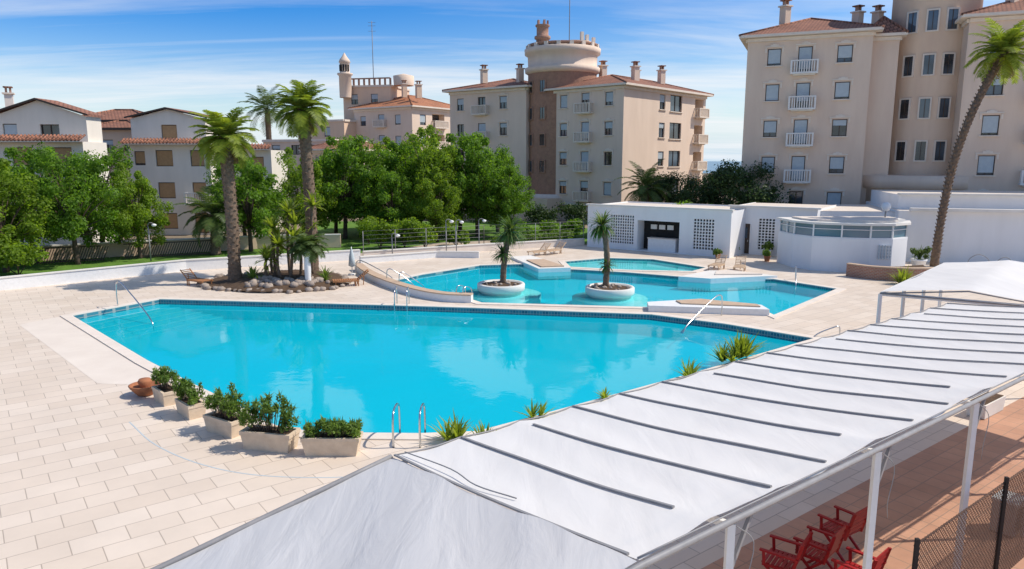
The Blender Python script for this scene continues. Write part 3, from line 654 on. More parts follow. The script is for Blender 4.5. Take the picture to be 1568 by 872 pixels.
b.P['walls'].lathe([(4.15,17.2),(4.5,17.4),(4.55,17.9),(4.15,18.0),(4.2,19.3),(4.55,19.5),(4.6,20.1),(4.35,20.2),(.01,20.3)],c,'stucco_pink',40)
b.P['trim'].lathe([(4.2,2.2),(4.5,2.4),(4.5,2.8),(4.2,3.0)],c,'stucco_trim',40)
for z in (15.6,12.5,9.4,6.3): cylwin(b,c,4.15,math.radians(233),z,.7,1.3,'stone_brown'); cylwin(b,c,4.15,math.radians(205),z,.7,1.3,'stone_brown')
for i in range(18):
    a=i*math.pi/9; b.P['trim'].box((c[0]+4.25*math.cos(a),c[1]+4.25*math.sin(a),20.35),(.35,.45,.45),'stucco_trim',a)
b.P['trim'].lathe([(4.1,20.3),(4.3,20.45),(4.3,20.6),(4.1,20.6)],c,'brick_red',36)
t=(3.6,88.5,-.6); b.P['trim'].lathe([(.75,20.8),(.75,21.6),(.95,21.7),(.95,22.0),(.7,22.1),(.7,23.0),(.85,23.1),(.85,23.3)],t,'brick_red',12)
for i in range(5):
    a=i*1.256; b.P['trim'].box((t[0]+.6*math.cos(a),t[1]+.6*math.sin(a),22.95),(.22,.22,.5),'brick_red',a)
b.P['trim'].lathe([(2.0,20.25),(2.0,21.0),(2.1,21.1),(.9,21.3),(.01,21.35)],(7.6,91,0),'stucco_tan',20)
for x,y in ((9.0,90),(8.2,88),(10,92)): b.P['trim'].box((x,y,21.2),(.35,.35,1.3),'stucco_trim',.4)
b.P['trim'].tube([(6.8,89,20.2),(6.8,89,29)],.05,'metal_grey',5); b.P['trim'].bar((6.2,89,28),(7.4,89,28),.04,.04,'metal_grey')
for x,y,z in ((-3.5,93,16.5),(1.0,92,16.5),(14.5,87.5,16.2),(11,90,16.6),(18.5,92,16.3),(15.5,93,16.4)): b.chimney(x,y,z,1.6,.7)
b.P['walls'].box((3.2,86.3,1.3),(5.0,3.0,2.6),'stucco_tan',-.73); b.P['windows'].box((2.9,84.9,1.1),(2.2,.3,2.0),'dark_interior',-.73)
b.done('apartment_building')
# --- right apartment building
b=Bld('stucco_tan'); rows=[16.0,12.95,9.8,6.6,3.5]
ops=[]
for i,z in enumerate(rows): ops+=[(2.3,z,1.15,1.45,'sih'),(8.0,z,1.2,1.45,'sih'),(4.85,z-.3,1.15,2.15,'sbh')]
block(b,(21.1,67),(30.4,63.1),16,-.5,17.7,ops,roof='roof_tile',over=.7,rh=2.0)
block(b,(30.6,64.4),(32.9,63.6),14,-.5,17.4,[],roof='roof_tile',over=.5,rh=1.6)
c=(37.2,66.2,0); b.P['walls'].lathe([(3.45,-.5),(3.45,21.5),(3.7,21.7),(3.7,22.2),(3.4,22.4),(3.4,26),(.01,28)],c,'stucco_tan',44)
for z in (18.6,15.0,11.4,7.8):
    for a in (212,238,262): cylwin(b,c,3.45,math.radians(a),z,.75,1.6)
b.P['walls'].lathe([(6.2,-.5),(6.2,4.6),(6.45,4.65),(6.45,5.7),(6.2,5.72),(3.4,5.75)],c,'stucco_tan',44)
b.P['windows'].box((35.0,61.3,3.0),(3.6,1.2,1.6),'dark_interior',-.5)
ops=[]
for z in rows: ops+=[(2.2,z,1.2,1.6,'sih'),(5.7,z-.3,1.2,2.1,'sbh'),(9.4,z,1.2,1.5,'si')]
block(b,(36.6,60.2),(50,54.6),10,-.5,18.2,ops,roof='roof_tile',over=.7,rh=2.0)
for x,y,z in ((25,69,19.3),(31.2,68,18.6),(33,68,18.6),(41,62,19.6)): b.chimney(x,y,z,1.5,.7)
b.done('apartment_building')
# --- far centre-left villa block with turret
b=Bld('house_peach','stucco_trim')
ops=[]
for z in (13.2,10.0,6.8): ops+=[(2.0,z,1.2,1.5,'s'),(6.0,z,1.3,1.8,'sb'),(9.5,z,1.2,1.5,'s')]
ro=[]
for z in (13.2,10.0,6.8): ro+=[(2.5,z,1.4,1.6,'s'),(6.2,z,3.0,2.0,'LB'),(11,z,2.6,1.8,'')]
block(b,(-25.5,119),(-15.2,112),14,-.5,15.0,ops,ro,roof='roof_tile_orange',over=.7,rh=2.2,wall='stucco_pink')
block(b,(-27.6,121),(-19.5,119),8,-.5,19.0,[(2,16.8,1.2,1.6,'s'),(5.5,16.8,1.2,1.6,'s')],roof=None)
for i in range(10): b.P['trim'].box((-27.4+i*.88,120.7-i*.2,19.5),(.3,.3,1.0),'brick_red')
b.P['trim'].bar((-27.6,120.8,20.0),(-19.5,118.8,20.0),.25,.2,'brick_red')
b.P['trim'].lathe([(1.0,17),(1.0,20.4),(1.25,20.6),(1.25,20.8),(.8,20.9),(.8,22.4),(.95,22.5),(.8,22.9),(.4,23.4),(.05,24)],(-26.9,119.8,0),'stucco_tan',14)
for i in range(5):
    a=-2.6+i*.5; b.P['windows'].box((-26.9+.8*math.cos(a),119.8+.8*math.sin(a),21.6),(.25,.15,1.0),'dark_interior',a+1.57)
b.P['trim'].lathe([(1.6,18.9),(1.7,20.4),(.01,20.8)],(-17.5,120,0),'stucco_tan',16)
b.P['trim'].tube([(-22,118,19),(-22,118,28.5)],.06,'metal_grey',5)
for z in (27,27.8,28.3): b.P['trim'].bar((-22.6,118,z),(-21.4,118,z),.04,.04,'metal_grey')
b.chimney(-14.5,115,16.5,2,.8); b.chimney(-17,117,16.8,2,.7)
block(b,(-35,120),(-26.5,116),12,-.5,13.4,[(2,11.5,1.2,1.5,'s'),(6,11.5,1.2,1.5,'s'),(2,8.3,1.2,1.5,'s'),(6,8.3,1.2,1.5,'s')],roof=None)
b.done('villa_building')
# --- left houses
def gable(b,q,z,h,m,over=.4):
    A,B,C,D=[Vector(p) for p in q]; u=(B-A).normalized(); n=Vector((u.y,-u.x)); A=A-u*over+n*over;B=B+u*over+n*over;C=C+u*over-n*over;D=D-u*over-n*over
    m1=(A+B)/2;m2=(C+D)/2; P=b.P['roof']; t=.16
    P.add([(*A,z+t),(*m1,z+h+t),(*m2,z+h+t),(*D,z+t)],[(0,1,2,3)],m); P.add([(*m1,z+h+t),(*B,z+t),(*C,z+t),(*m2,z+h+t)],[(0,1,2,3)],m)
    P.add([(*A,z),(*m1,z+h),(*m1,z+h+t),(*A,z+t)],[(0,1,2,3)],'frame_dark'); P.add([(*m1,z+h),(*B,z),(*B,z+t),(*m1,z+h+t)],[(0,1,2,3)],'frame_dark')
    a,bb=Vector(q[0]),Vector(q[1]); mm=(a+bb)/2; b.P['walls'].add([(*a,z),(*bb,z),(*mm,z+h)],[(0,1,2)],b.wall)
def tilestrip(b,A,B,z,d=.9,m='roof_tile'):
    A=Vector(A);B=Vector(B);u=(B-A).normalized();n=Vector((u.y,-u.x)); P=b.P['roof']; W=(B-A).length; k=int(W/.3)
    P.add([(*A,z+.45),(*B,z+.45),(*(B+n*d),z),(*(A+n*d),z)],[(0,1,2,3)],m); P.add([(*(A+n*d),z-.1),(*(B+n*d),z-.1),(*(B+n*d),z),(*(A+n*d),z)],[(0,1,2,3)],'stucco_trim'); P.add([(*A,z-.1),(*B,z-.1),(*(B+n*d),z-.1),(*(A+n*d),z-.1)],[(3,2,1,0)],'stucco_trim')
    for i in range(k+1):
        p=A+u*(i*W/k); P.tube([(p.x,p.y,z+.48),(p.x+n.x*(d+.05),p.y+n.y*(d+.05),z+.03)],.085,m,5)
b=Bld('house_white')
q=block(b,(-36.3,70),(-29.2,70),5,-.5,10.9,[(3.6,9.7,1.5,1.3,'sS')],cornice=False,shut='shutter_tan'); gable(b,q,10.9,.9,'roof_tile')
ops=[]
for z in (7.2,4.2,1.3): ops+=[(1.0,z,1.0,1.3,'s'),(3.3,z,1.6,1.5,'sS'),(6.4,z-.2 if z<7 else z,1.3,1.9 if z<7 else 1.5,'sSb' if z<7 and z>2 else 'sS')]
block(b,(-36.0,68.6),(-28.4,68.6),5,-.5,8.5,ops,[(3,7.2,1.3,1.4,'sS'),(3,4.3,1.3,1.4,'sS')],cornice=False,shut='shutter_tan'); tilestrip(b,(-36.2,68.5),(-28.2,68.5),8.55)
block(b,(-28.15,71.5),(-23.6,71.5),5,-.5,8.0,[(1.2,6.7,1.2,1.3,'sS'),(3.2,6.7,1.2,1.3,'sS'),(1.2,3.9,1.2,1.3,'sS')],cornice=False,shut='shutter_tan'); tilestrip(b,(-28.1,71.4),(-23.5,71.4),8.1)
b.done('white_house')
b=Bld('house_peach')
q=block(b,(-45.5,76),(-37.6,76),6,-.5,10.9,[(2.0,9.6,1.3,1.3,'s'),(6.2,9.6,1.2,1.2,'s')],cornice=False,wall='house_peach'); b.hip(q,10.9,.6,1.2,'roof_tile','frame_dark')
q=block(b,(-42.3,73.5),(-37.4,73.5),5,-.5,10.0,[(1.6,8.4,1.3,1.3,'s'),(3.9,8.4,1.2,1.2,'')],cornice=False); b.hip(q,10.0,.5,.9,'roof_tile','frame_dark')
b.done('peach_house')
b=Bld('house_white')
q=block(b,(-43,61),(-35.3,61),2.2,-.5,10.6,[(4.6,9.4,1.6,1.1,''),(1.3,9.4,1.2,1.2,'s')],cornice=False); gable(b,q,10.6,1.3,'roof_tile')
ops=[]
for z in (7.3,4.2): ops+=[(2.5,z,1.7,1.5,'sS'),(6.1,z,1.7,1.5,'sS'),(9.3,z,1.7,1.5,'sS')]
block(b,(-46,59.5),(-34.9,59.5),3.5,-.5,8.5,ops,cornice=False,shut='shutter_tan'); tilestrip(b,(-46,59.4),(-34.6,59.4),8.55)
b.chimney(-42.5,62.5,11.3,1.2,.6)
b.done('white_house')
b=Bld('stucco_pink')
block(b,(-34,100),(-24,97),10,-.5,9.8,[(2,8.4,1.3,1.3,'s'),(5,8.4,1.3,1.3,''),(8,8.4,1.3,1.3,'s')],roof=None)
block(b,(-26,92),(-19,90),10,-.5,8.2,[(2,6.8,1.3,1.3,'s'),(5,6.8,1.3,1.3,'')],roof='roof_tile',rh=1.2)
b.done('apartment_building')
# ------------------------------------------------------------------ pool house
def lattice(mb,T,a,b_,z0,z1,rz,m='white_paint'):
    n=int(round((b_-a)/.22)); k=int(round((z1-z0)/.22)); w=(b_-a)/n; h=(z1-z0)/k
    for i in range(n+1): mb.box(T(a+i*w,(z0+z1)/2,-.09),(.07,.14,z1-z0),m,rz)
    for j in range(k+1): mb.box(T((a+b_)/2,z0+j*h,-.09),(b_-a,.135,.07),m,rz)
b=Bld('pool_white'); b.P['lattice_screens']=MB(); b.P['doors']=MB()
def phface(A,B,z1,opens):
    A_=Vector(A);B_=Vector(B);W=(B_-A_).length;u=(B_-A_)/W;n=Vector((u.y,-u.x)); rz=math.atan2(u.y,u.x)
    T=lambda a,z,o=0:(A_.x+u.x*a+n.x*o,A_.y+u.y*a+n.y*o,z)
    b.facade(A,B,0,z1,[((a+c)/2,(z0+z2)/2,c-a,z2-z0,'DL' if k=='bar' else 'D') for a,c,z0,z2,k in opens])
    for a,c,z0,z2,k in opens:
        if k=='lat': lattice(b.P['lattice_screens'],T,a,c,z0,z2,rz)
        if k=='door':
            P=b.P['doors']; P.box(T((a+c)/2,z2/2,-.15),(c-a-.05,.05,z2-.03),'frame_dark',rz)
            P.box(T((a+c)/2,z2*.7,-.115),((c-a)*.6,.03,z2*.35),'window_glass',rz); P.box(T(c-.15,1.0,-.1),(.04,.06,.15),'metal',rz)
            for sg in (a-.05,c+.05): P.box(T(sg,z2/2,.02),(.09,.06,z2),'white_paint',rz)
        if k=='bar':
            P=b.P['doors']; P.box(T((a+c)/2+.2,.5,-.6),(c-a-1.2,.6,1.0),'white_paint',rz); P.box(T((a+c)/2+.2,1.03,-.6),(c-a-1.1,.7,.06),'coping',rz)
            for i in range(3): P.box(T(a+.9+i*.7,1.85,-1.1),(.5,.1,.35),'white_trim',rz)
            P.bar(T(a,2.0,.02),T(a,0,.02),.06,.06,'white_paint')
A=(6.2,58.9);B=(15.8,51.8)
phface(A,B,3.4,[(2.1,4.2,.45,2.75,'lat'),(4.5,8.0,.05,2.4,'bar'),(9.1,10.7,.45,2.75,'lat')])
q=quadpts(A,B,7); b.facade(q[1],q[2],0,3.4); b.facade(q[3],q[0],0,3.4); b.facade(q[2],q[3],0,3.4)
b.P['roof'].quad(*[(*p,3.3) for p in q],'coping')
b.P['roof'].bar((6.15,59.05,3.46),(15.95,51.85,3.46),.4,.12,'concrete_light')
A=(16.6,54.9);B=(21.8,51.4)
phface(A,B,3.55,[(.5,1.6,.02,2.3,'door'),(2.2,3.4,.4,2.75,'lat'),(4.5,5.6,.02,2.3,'door')])
q=quadpts(A,B,7); b.facade(q[1],q[2],0,3.55); b.facade(q[3],q[0],0,3.55); b.P['roof'].quad(*[(*p,3.5) for p in q],'coping')
b.P['roof'].bar((16.5,54.95,3.61),(22,51.25,3.61),.4,.12,'concrete_light')
phface((21.8,52.4),(30.5,51.0),3.4,[])
b.P['roof'].quad((21,52.5,3.39),(30,51,3.39),(32,60,3.39),(23,60,3.39),'coping')
b.done('pool_house')
b=Bld('pool_white')
q=block(b,(27.0,50.3),(42,46.0),12,0,3.55,[],cornice=False); b.P['trim'].bar((27.6,49.95,3.65),(42.1,45.75,3.65),.5,.22,'concrete_light')
block(b,(27.6,51.6),(42.5,47.6),9,3.5,4.6,[],cornice=False); b.P['trim'].bar((27.5,51.55,4.65),(42.6,47.5,4.65),.35,.14,'concrete_light')
b.done('white_outbuilding')
KP=[(18.5,49.8),(18.6,47.4),(19.3,46.0),(20.8,45.2),(22.4,44.7),(23.8,44.7),(25.2,45.6),(26.1,47.4),(26.3,49.6)]
mb=MB(); mb.prism(KP,0,2.15,'pool_white'); k2=offset(KP,-.12)[1]; g=MB(); g.prism(k2,2.15,2.98,'kiosk_glass'); fr=MB()
pp=offset(KP,-.08)[1]
for i in range(len(pp)):
    a=Vector(pp[i]);c=Vector(pp[(i+1)%len(pp)]); n=max(1,int((c-a).length/.9))
    for j in range(n): p=a.lerp(c,j/n); fr.box((p.x,p.y,2.57),(.09,.09,.82),'white_paint',math.atan2(c.y-a.y,c.x-a.x))
    fr.bar((*a,2.18),(*c,2.18),.1,.06,'white_paint'); fr.bar((*a,2.7),(*c,2.7),.06,.04,'white_paint')
rf=MB(); rf.prism(offset(KP,.12)[1],2.98,3.12,'concrete_light'); rf.prism(offset(KP,-.6)[1],3.122,3.24,'coping')
vt=MB()
for i in range(5): vt.bar((22.9,44.66,.95+i*.2),(23.7,44.62,.95+i*.2),.06,.05,'white_paint'); vt.bar((22.95+i*.18,44.63,.9),(22.95+i*.18,44.63,1.8),.05,.06,'shutter_grey')
group('glazed_kiosk',{'base':mb,'glazing':g,'frames':fr,'roof':rf,'vent_screen':vt})
mb=MB(); mb.tube([(25.0,48.2,3.1),(25.0,48.2,3.7)],.05,'metal_grey',6); mb.lathe([(.02,-.3),(.2,-.24),(.3,-.05),(.3,.08),(.2,.25),(.02,.31)],(25.0,48.2,3.95),'white_paint',16); mb.build('globe_lamp')
mb=MB(); wallpath(mb,smooth_path([(20.6,43.6),(21.5,42.4),(23.2,41.6),(24.8,41.7)],4),.3,0,.75,'brick_red',.06,'sand_top'); mb.prism([(20.9,43.9),(21.8,42.8),(23.3,42.0),(24.8,42.0),(26,45),(24,44.2),(22.4,44.4)],0,.5,'soil'); mb.build('brick_wall')
def pot(x,y,r,h,ph,m='leaf_shrub',pm='pool_white'):
    mb=MB(); mb.lathe([(r*.7,0),(r,h*.85),(r*1.08,h*.86),(r*1.08,h),(r*.9,h),(r*.88,h*.9),(.01,h*.9)],(x,y,0),pm,14)
    mb.rosette((x,y,h*.9),26,ph*.9,.08,m,.2,1.5,.7,4); C=[(x+random.uniform(-r,r),y+random.uniform(-r,r),h+random.uniform(.1,.7)*ph) for _ in range(8)]
    mb.leaves(C,[.22]*8,60,.14,m); mb.build('potted_plant')
pot(18.9,52.7,.28,.5,.8); pot(19.9,52.0,.2,.35,.3); pot(26.4,46.2,.45,.7,1.2,'leaf_palm_dark'); pot(14.9,51.6,.2,.35,.3,pm='terracotta'); pot(16.7,53.6,.2,.35,.4,pm='terracotta'); pot(17.9,50.0,.22,.4,.5,pm='terracotta')
mb=MB()
mb.tube(smooth_path([(29.4,45.9,0),(29.45,45.9,.7),(30.0,45.8,1.05),(30.6,45.7,.7),(30.65,45.7,0)],5),.025,'metal_grey',6); mb.tube(smooth_path([(31.0,45.6,0),(31.05,45.6,.6),(31.5,45.5,.9),(31.9,45.4,.6),(31.95,45.4,0)],5),.025,'metal_grey',6); mb.build('bicycle_rack')
# ------------------------------------------------------------------ canopy
O=Vector((-1.7,9.8)); E=Vector((.795,.607)); Nn=Vector((.607,-.795))
def CP(s,t,z): p=O+E*s+Nn*t; return (p.x,p.y,z)
W=4.72; BAY=1.15; S1=19.0
fabm=MB(); fr=MB(); bt=MB()
ns=int(S1/BAY)
def zc(s,t):
    k=t/W; base=2.8+.6*k
    ph=(s%BAY)/BAY
    sag=-.035*math.sin(math.pi*ph)*(.6+.4*math.sin(math.pi*k))-.05*math.sin(math.pi*k)
    w=.004*math.sin(s*9+t*2.3)+.004*math.sin(s*4.1-t*2)
    return base+sag+w
res=10; G=[]; NS=ns*res; NT=24
for i in range(NS+1):
    s=i*BAY/res
    for j in range(NT+1):
        t=W*j/NT; ee=0
        if j==0: ee=.07*math.sin(math.pi*((s%BAY)/BAY))
        if j==NT: ee=-.10*math.sin(math.pi*((s%3.1)/3.1))
        G.append(CP(s,t+ee,zc(s,t)))
F=[(i*(NT+1)+j,(i+1)*(NT+1)+j,(i+1)*(NT+1)+j+1,i*(NT+1)+j+1) for i in range(NS) for j in range(NT)]
fabm.add(G,F,'canopy_fabric',True)
for i in range(ns+1):
    s=i*BAY; t0=.02; t1=W*(.88 if i%3==1 else .97)
    if i%4==2: t0=.35
    pts=[CP(s,t0+(t1-t0)*k/12,zc(s,t0+(t1-t0)*k/12)+.018) for k in range(13)]
    for a,c in zip(pts[:-1],pts[1:]): bt.bar(a,c,.036,.022,'metal_grey')
G=[];NA=40
for i in range(NA+1):
    s=-6.5*i/NA-.03
    for j in range(NT+1):
        k=j/NT; t=W*k; z=2.78+.62*k-(.19*(1-k)+.045*k)*abs(s)-.16*math.sin(math.pi*k)*min(1,abs(s)/2)+.03*math.sin(s*3+t*2.1)*math.sin(math.pi*k)+.012*math.sin(t*6-s*4)
        G.append(CP(s,t,z))
fabm.add(G,[(i*(NT+1)+j,i*(NT+1)+j+1,(i+1)*(NT+1)+j+1,(i+1)*(NT+1)+j) for i in range(NA) for j in range(NT)],'canopy_fabric_satin',True)
bt.tube([CP(-.03-6.47*k/10,-.02,2.79-.19*6.47*k/10) for k in range(11)],.035,'metal_grey',6)
bt.tube([CP(-5.2,-.12,1.78),CP(-6.6,-.15,1.5)],.10,'shutter_grey',8)
bt.tube(smooth_path([CP(.12,.1,2.86),CP(.2,1.2,2.97),CP(.12,1.9,3.03),CP(.22,2.6,3.10)],5),.009,'metal_grey',5)
fr.tube([CP(-6,W+.03,3.1),CP(0,W+.03,3.36),CP(S1,W+.03,3.36)],.035,'metal_grey',8)
fr.tube([CP(-.3,W-.35,3.26),CP(S1,W-.35,3.26)],.03,'metal_grey',8)
fr.tube([CP(0,.12,2.72),CP(S1,.12,2.72)],.03,'metal_grey',8)
for k in range(7):
    s=-1.7+k*3.1
    fr.bar(CP(s,W-.02,0),CP(s,W-.02,3.3),.08,.08,'white_paint'); 
    if s>0: fr.bar(CP(s,.3,0),CP(s,.3,2.70),.08,.08,'white_paint'); fr.bar(CP(s,.12,2.68),CP(s,W,3.28),.06,.06,'white_paint')
    fr.bar(CP(s,W-.02,2.7),CP(s+.35,W-.02,3.3),.04,.04,'metal_grey')
    fr.tube(smooth_path([CP(s,W+.02,3.3),CP(s+.25,W+.1,3.05),CP(s+.15,W+.1,2.6),CP(s+.3,W+.05,2.3)],4),.007,'metal_grey',4)
fr.tube([CP(i*.23,.07*math.sin(math.pi*(i%5)/5)-.01,2.8) for i in range(int(S1/.23))],.014,'metal_grey',5); fr.tube([CP(S1*i/40,W-.02,3.41) for i in range(41)],.012,'metal_grey',4)
group('shade_canopy',{'fabric':fabm,'battens':bt,'frame':fr})
fb=MB(); f2=MB()
q=[Vector(p) for p in ((12.1,23.2),(16.2,20.6),(21.8,27.3),(18.2,30.0))]; N2=16; G=[]
for i in range(N2*2+1):
    for j in range(N2+1):
        a=i/(N2*2); k=j/N2; p=q[0].lerp(q[1],k).lerp(q[3].lerp(q[2],k),a); z=2.75+.30*(1-abs(2*k-1))-.04*abs(math.sin(a*math.pi*3))+.02*math.sin(a*9+k*7); G.append((p.x,p.y,z))
fb.add(G,[(i*(N2+1)+j,i*(N2+1)+j+1,(i+1)*(N2+1)+j+1,(i+1)*(N2+1)+j) for i in range(N2*2) for j in range(N2)],'canopy_fabric',True)
for a,c in ((0,1),(1,2),(2,3),(3,0)):
    fb.quad((*q[a],2.62),(*q[c],2.62),(*q[c],2.75),(*q[a],2.75),'canopy_fabric'); f2.tube([(*q[a],2.7),(*q[c],2.7)],.03,'metal_grey',6)
for k in (0,.33,.66,1):
    for s in ((q[0],q[3]),(q[1],q[2])):
        p=s[0].lerp(s[1],k); f2.bar((p.x,p.y,0),(p.x,p.y,2.68),.09,.09,'white_paint')
for k in (0,.33,.66,1):
    p=q[0].lerp(q[3],k); r=q[1].lerp(q[2],k); m_=(p+r)/2; f2.tube([(p.x,p.y,2.70),(m_.x,m_.y,3.0),(r.x,r.y,2.70)],.025,'metal_grey',5)
group('shade_tent',{'fabric':fb,'frame':f2})
# ------------------------------------------------------------------ terrace under the canopy
def RP(s,t): p=O+E*s+Nn*t; return (p.x,p.y)
mb=MB(); mb.poly([RP(4.5,1.7),RP(32,1.7),RP(32,16),RP(4.5,16)],.005,'terrace_tile'); mb.build('terrace_floor')
mb=MB(); t=4.98; d=.085; s0,s1,H=5.2,18.,1.85; n=int((s1-s0)/d)
for i in range(-int(H/d),n):
    for sg in (1,-1):
        a=s0+i*d; p0=[a,.03]; p1=[a+H,.03+H]
        if sg<0: p0=[a,H]; p1=[a+H,.03]
        lo=max(0,(s0-p0[0])/H); hi=min(1,(s1-p0[0])/H)
        if hi<=lo: continue
        P0=(p0[0]+(p1[0]-p0[0])*lo,p0[1]+(p1[1]-p0[1])*lo); P1=(p0[0]+(p1[0]-p0[0])*hi,p0[1]+(p1[1]-p0[1])*hi)
        mb.tube([CP(P0[0],t,P0[1]),CP(P1[0],t,P1[1])],.0065,'brown_net',3,caps=False)
mb.tube([CP(s0,t,H),CP(s1,t,H)],.015,'brown_net',5)
for s in (s0,8.35,11.6,14.8,s1): mb.bar(CP(s,t+.03,0),CP(s,t+.03,H+.12),.05,.05,'black_paint')
mb.build('mesh_fence')
def chair(x,y,rz):
    mb=MB(); cs,sn=math.cos(rz),math.sin(rz); m='red_paint'
    T=lambda u,v,z:(x+u*cs-v*sn,y+u*sn+v*cs,z)
    for v in (-.27,.27):
        mb.bar(T(-.25,v,0),T(.22,v,.44),.03,.045,m); mb.bar(T(.25,v,0),T(-.22,v,.44),.03,.045,m)
        mb.bar(T(-.22,v,.40),T(-.36,v,.95),.03,.05,m); mb.bar(T(.22,v,.42),T(.24,v,.66),.03,.045,m)
        mb.bar(T(-.32,v,.67),T(.30,v,.67),.06,.03,m)
        mb.bar(T(-.25,v,.43),T(.25,v,.43),.03,.045,m)
    for i in range(7): mb.bar(T(-.21+i*.075,-.26,.455),T(-.21+i*.075,.26,.455),.055,.018,m)
    for i in range(5): mb.bar(T(-.25-i*.023,-.26,.54+i*.095),T(-.25-i*.023,.26,.54+i*.095),.02,.06,m)
    mb.bar(T(.0,-.26,.22),T(.0,.26,.22),.03,.03,m); mb.build('folding_chair')
chair(5.95,12.05,2.2); chair(5.2,11.3,2.35); chair(4.5,11.0,2.5); chair(5.55,10.6,2.3)
mb=MB(); 
mb.box((9.45,12.75,.36),(.5,.40,.62),'metal_grey',.65); mb.box((9.45,12.75,.69),(.53,.43,.04),'shutter_grey',.65); mb.box((9.45,12.75,.025),(.5,.36,.05),'black_paint',.65)
for i in range(6): mb.box((9.45+.205*math.sin(.65),12.75-.205*math.cos(.65),.15+i*.08),(.44,.03,.03),'black_paint',.65)
mb.build('equipment_box')
def trough(x,y,rz,L):
    mb=MB(); mb.box((x,y,.22),(L,.45,.4),'concrete_light',rz,1.08); mb.box((x,y,.425),(L*1.0,.40,.03),'soil',rz)
    for s in (-.4,.4): mb.box((x+s*L*math.cos(rz),y+s*L*math.sin(rz),.01),(.12,.4,.04),'concrete_light',rz)
    mb.build('planter_trough')
trough(13.3,19.3,.65,1.3); trough(17.5,22.6,.65,1.3)
# ------------------------------------------------------------------ light, sky, camera
SD=Vector((.80,.06,0)).normalized(); EL=math.radians(50)
sd=Vector((SD.x*math.cos(EL),SD.y*math.cos(EL),math.sin(EL)))
su=bpy.data.lights.new('sun','SUN'); su.energy=4.5; su.angle=math.radians(.5); su.color=(1,.925,.82)
so=bpy.data.objects.new('sun',su); COL.objects.link(so); so.rotation_euler=(-sd).to_track_quat('-Z','Y').to_euler(); so.location=(30,10,60)
w=bpy.data.worlds.new('World'); scene.world=w; w.use_nodes=True; nt=w.node_tree; N=nt.nodes; L=nt.links; N.clear()
out=N.new('ShaderNodeOutputWorld'); bg=N.new('ShaderNodeBackground'); bg.inputs[1].default_value=.15
sk=N.new('ShaderNodeTexSky'); sk.sky_type='NISHITA'; sk.sun_disc=False; sk.sun_elevation=EL; sk.sun_rotation=math.atan2(SD.x,SD.y); sk.air_density=1.; sk.dust_density=.4; sk.ozone_density=2.
tc=N.new('ShaderNodeTexCoord'); sx=N.new('ShaderNodeSeparateXYZ'); L.new(tc.outputs['Generated'],sx.inputs[0])
def M(op,a,b=None,c=None):
    n=N.new('ShaderNodeMath'); n.operation=op
    for i,v in enumerate((a,b,c)):
        if v is None: continue
        if isinstance(v,(int,float)): n.inputs[i].default_value=v
        else: L.new(v,n.inputs[i])
    return n.outputs[0]
def SS(v,a,b):
    n=N.new('ShaderNodeMapRange'); n.interpolation_type='SMOOTHSTEP'; n.inputs[1].default_value=a; n.inputs[2].default_value=b; L.new(v,n.inputs[0]); return n.outputs[0]
def MIX(f,a,b,mode='MIX'):
    n=N.new('ShaderNodeMix'); n.data_type='RGBA'; n.blend_type=mode; L.new(f,n.inputs[0]); L.new(a,n.inputs[6])
    if isinstance(b,tuple): n.inputs[7].default_value=(*b,1)
    else: L.new(b,n.inputs[7])
    return n.outputs[2]
Z=sx.outputs[2]
left=SS(sx.outputs[0],.45,-.45)
deep=M('MULTIPLY',M('MULTIPLY',SS(Z,.03,.22),M('SUBTRACT',1.,SS(Z,.4,.65))),M('MULTIPLY_ADD',left,.35,.65))
c1=MIX(deep,sk.outputs[0],(.06,.50,1.0),'MULTIPLY')
c1=MIX(M('SUBTRACT',1.,SS(Z,-.03,.11)),c1,(3.9,5.1,6.3))
zz=M('ADD',M('MAXIMUM',Z,0.),.09)
cx=N.new('ShaderNodeCombineXYZ'); L.new(M('DIVIDE',sx.outputs[0],zz),cx.inputs[0]); L.new(M('DIVIDE',sx.outputs[1],zz),cx.inputs[1])
mp=N.new('ShaderNodeMapping'); mp.inputs['Rotation'].default_value=(0,0,-.5); mp.inputs['Scale'].default_value=(.35,1.25,1); mp.inputs['Location'].default_value=(1.3,.4,0); L.new(cx.outputs[0],mp.inputs[0])
n1=N.new('ShaderNodeTexNoise'); n1.inputs['Scale'].default_value=.75; n1.inputs['Detail'].default_value=9; n1.inputs['Roughness'].default_value=.62; n1.inputs['Distortion'].default_value=.5; L.new(mp.outputs[0],n1.inputs['Vector'])
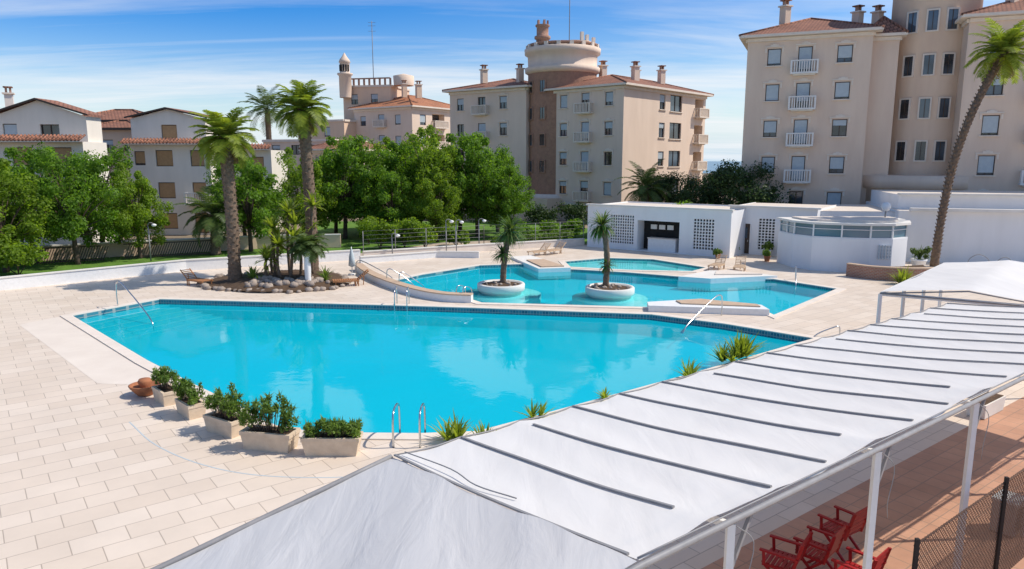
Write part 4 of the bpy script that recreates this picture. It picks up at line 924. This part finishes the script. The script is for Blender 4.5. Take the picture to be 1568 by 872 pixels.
r1=N.new('ShaderNodeMapRange'); r1.inputs[1].default_value=.40; r1.inputs[2].default_value=.68; r1.inputs[3].default_value=0; r1.inputs[4].default_value=.85; L.new(n1.outputs[0],r1.inputs[0])
wisp=M('MULTIPLY',r1.outputs[0],M('SUBTRACT',1.,M('MULTIPLY',SS(Z,.13,.23),.8)))
n2=N.new('ShaderNodeTexNoise'); n2.inputs['Scale'].default_value=11; n2.inputs['Detail'].default_value=8; n2.inputs['Roughness'].default_value=.55; L.new(tc.outputs['Generated'],n2.inputs['Vector'])
cum=None
for (dx,dy,dz,rr) in ((-.035,.962,.272,.085),(.14,.952,.272,.10),(.06,.955,.30,.06),(.33,.90,.30,.12),(-.30,.89,.34,.12),(-.62,.70,.36,.16),(.6,.6,.5,.2)):
    v=N.new('ShaderNodeVectorMath'); v.operation='DISTANCE'; s_=N.new('ShaderNodeVectorMath'); s_.operation='MULTIPLY'; s_.inputs[1].default_value=(1,1,1.8); L.new(tc.outputs['Generated'],s_.inputs[0]); L.new(s_.outputs[0],v.inputs[0]); v.inputs[1].default_value=(dx,dy,dz*1.8)
    q_=M('SUBTRACT',1.,M('DIVIDE',v.outputs['Value'],rr))
    cum=q_ if cum is None else M('MAXIMUM',cum,q_)
cumf=SS(M('ADD',M('MULTIPLY',M('MAXIMUM',cum,-1.),.45),M('MULTIPLY',M('SUBTRACT',n2.outputs[0],.5),1.6)),.02,.16)
cl=M('MAXIMUM',wisp,M('MULTIPLY',cumf,M('GREATER_THAN',cum,-.6)))
c2=MIX(cl,c1,(6.2,6.3,6.5))
L.new(c2,bg.inputs[0]); L.new(bg.outputs[0],out.inputs[0])
cam=bpy.data.cameras.new('camera'); co=bpy.data.objects.new('camera',cam); COL.objects.link(co); scene.camera=co
cam.sensor_width=36; cam.lens=25.26; cam.clip_start=.1; cam.clip_end=20000
co.location=(0,0,7); co.rotation_euler=(math.pi/2-math.atan(190/1100),0,0)
scene.view_settings.view_transform='Standard'; scene.view_settings.look='None'; scene.view_settings.exposure=0
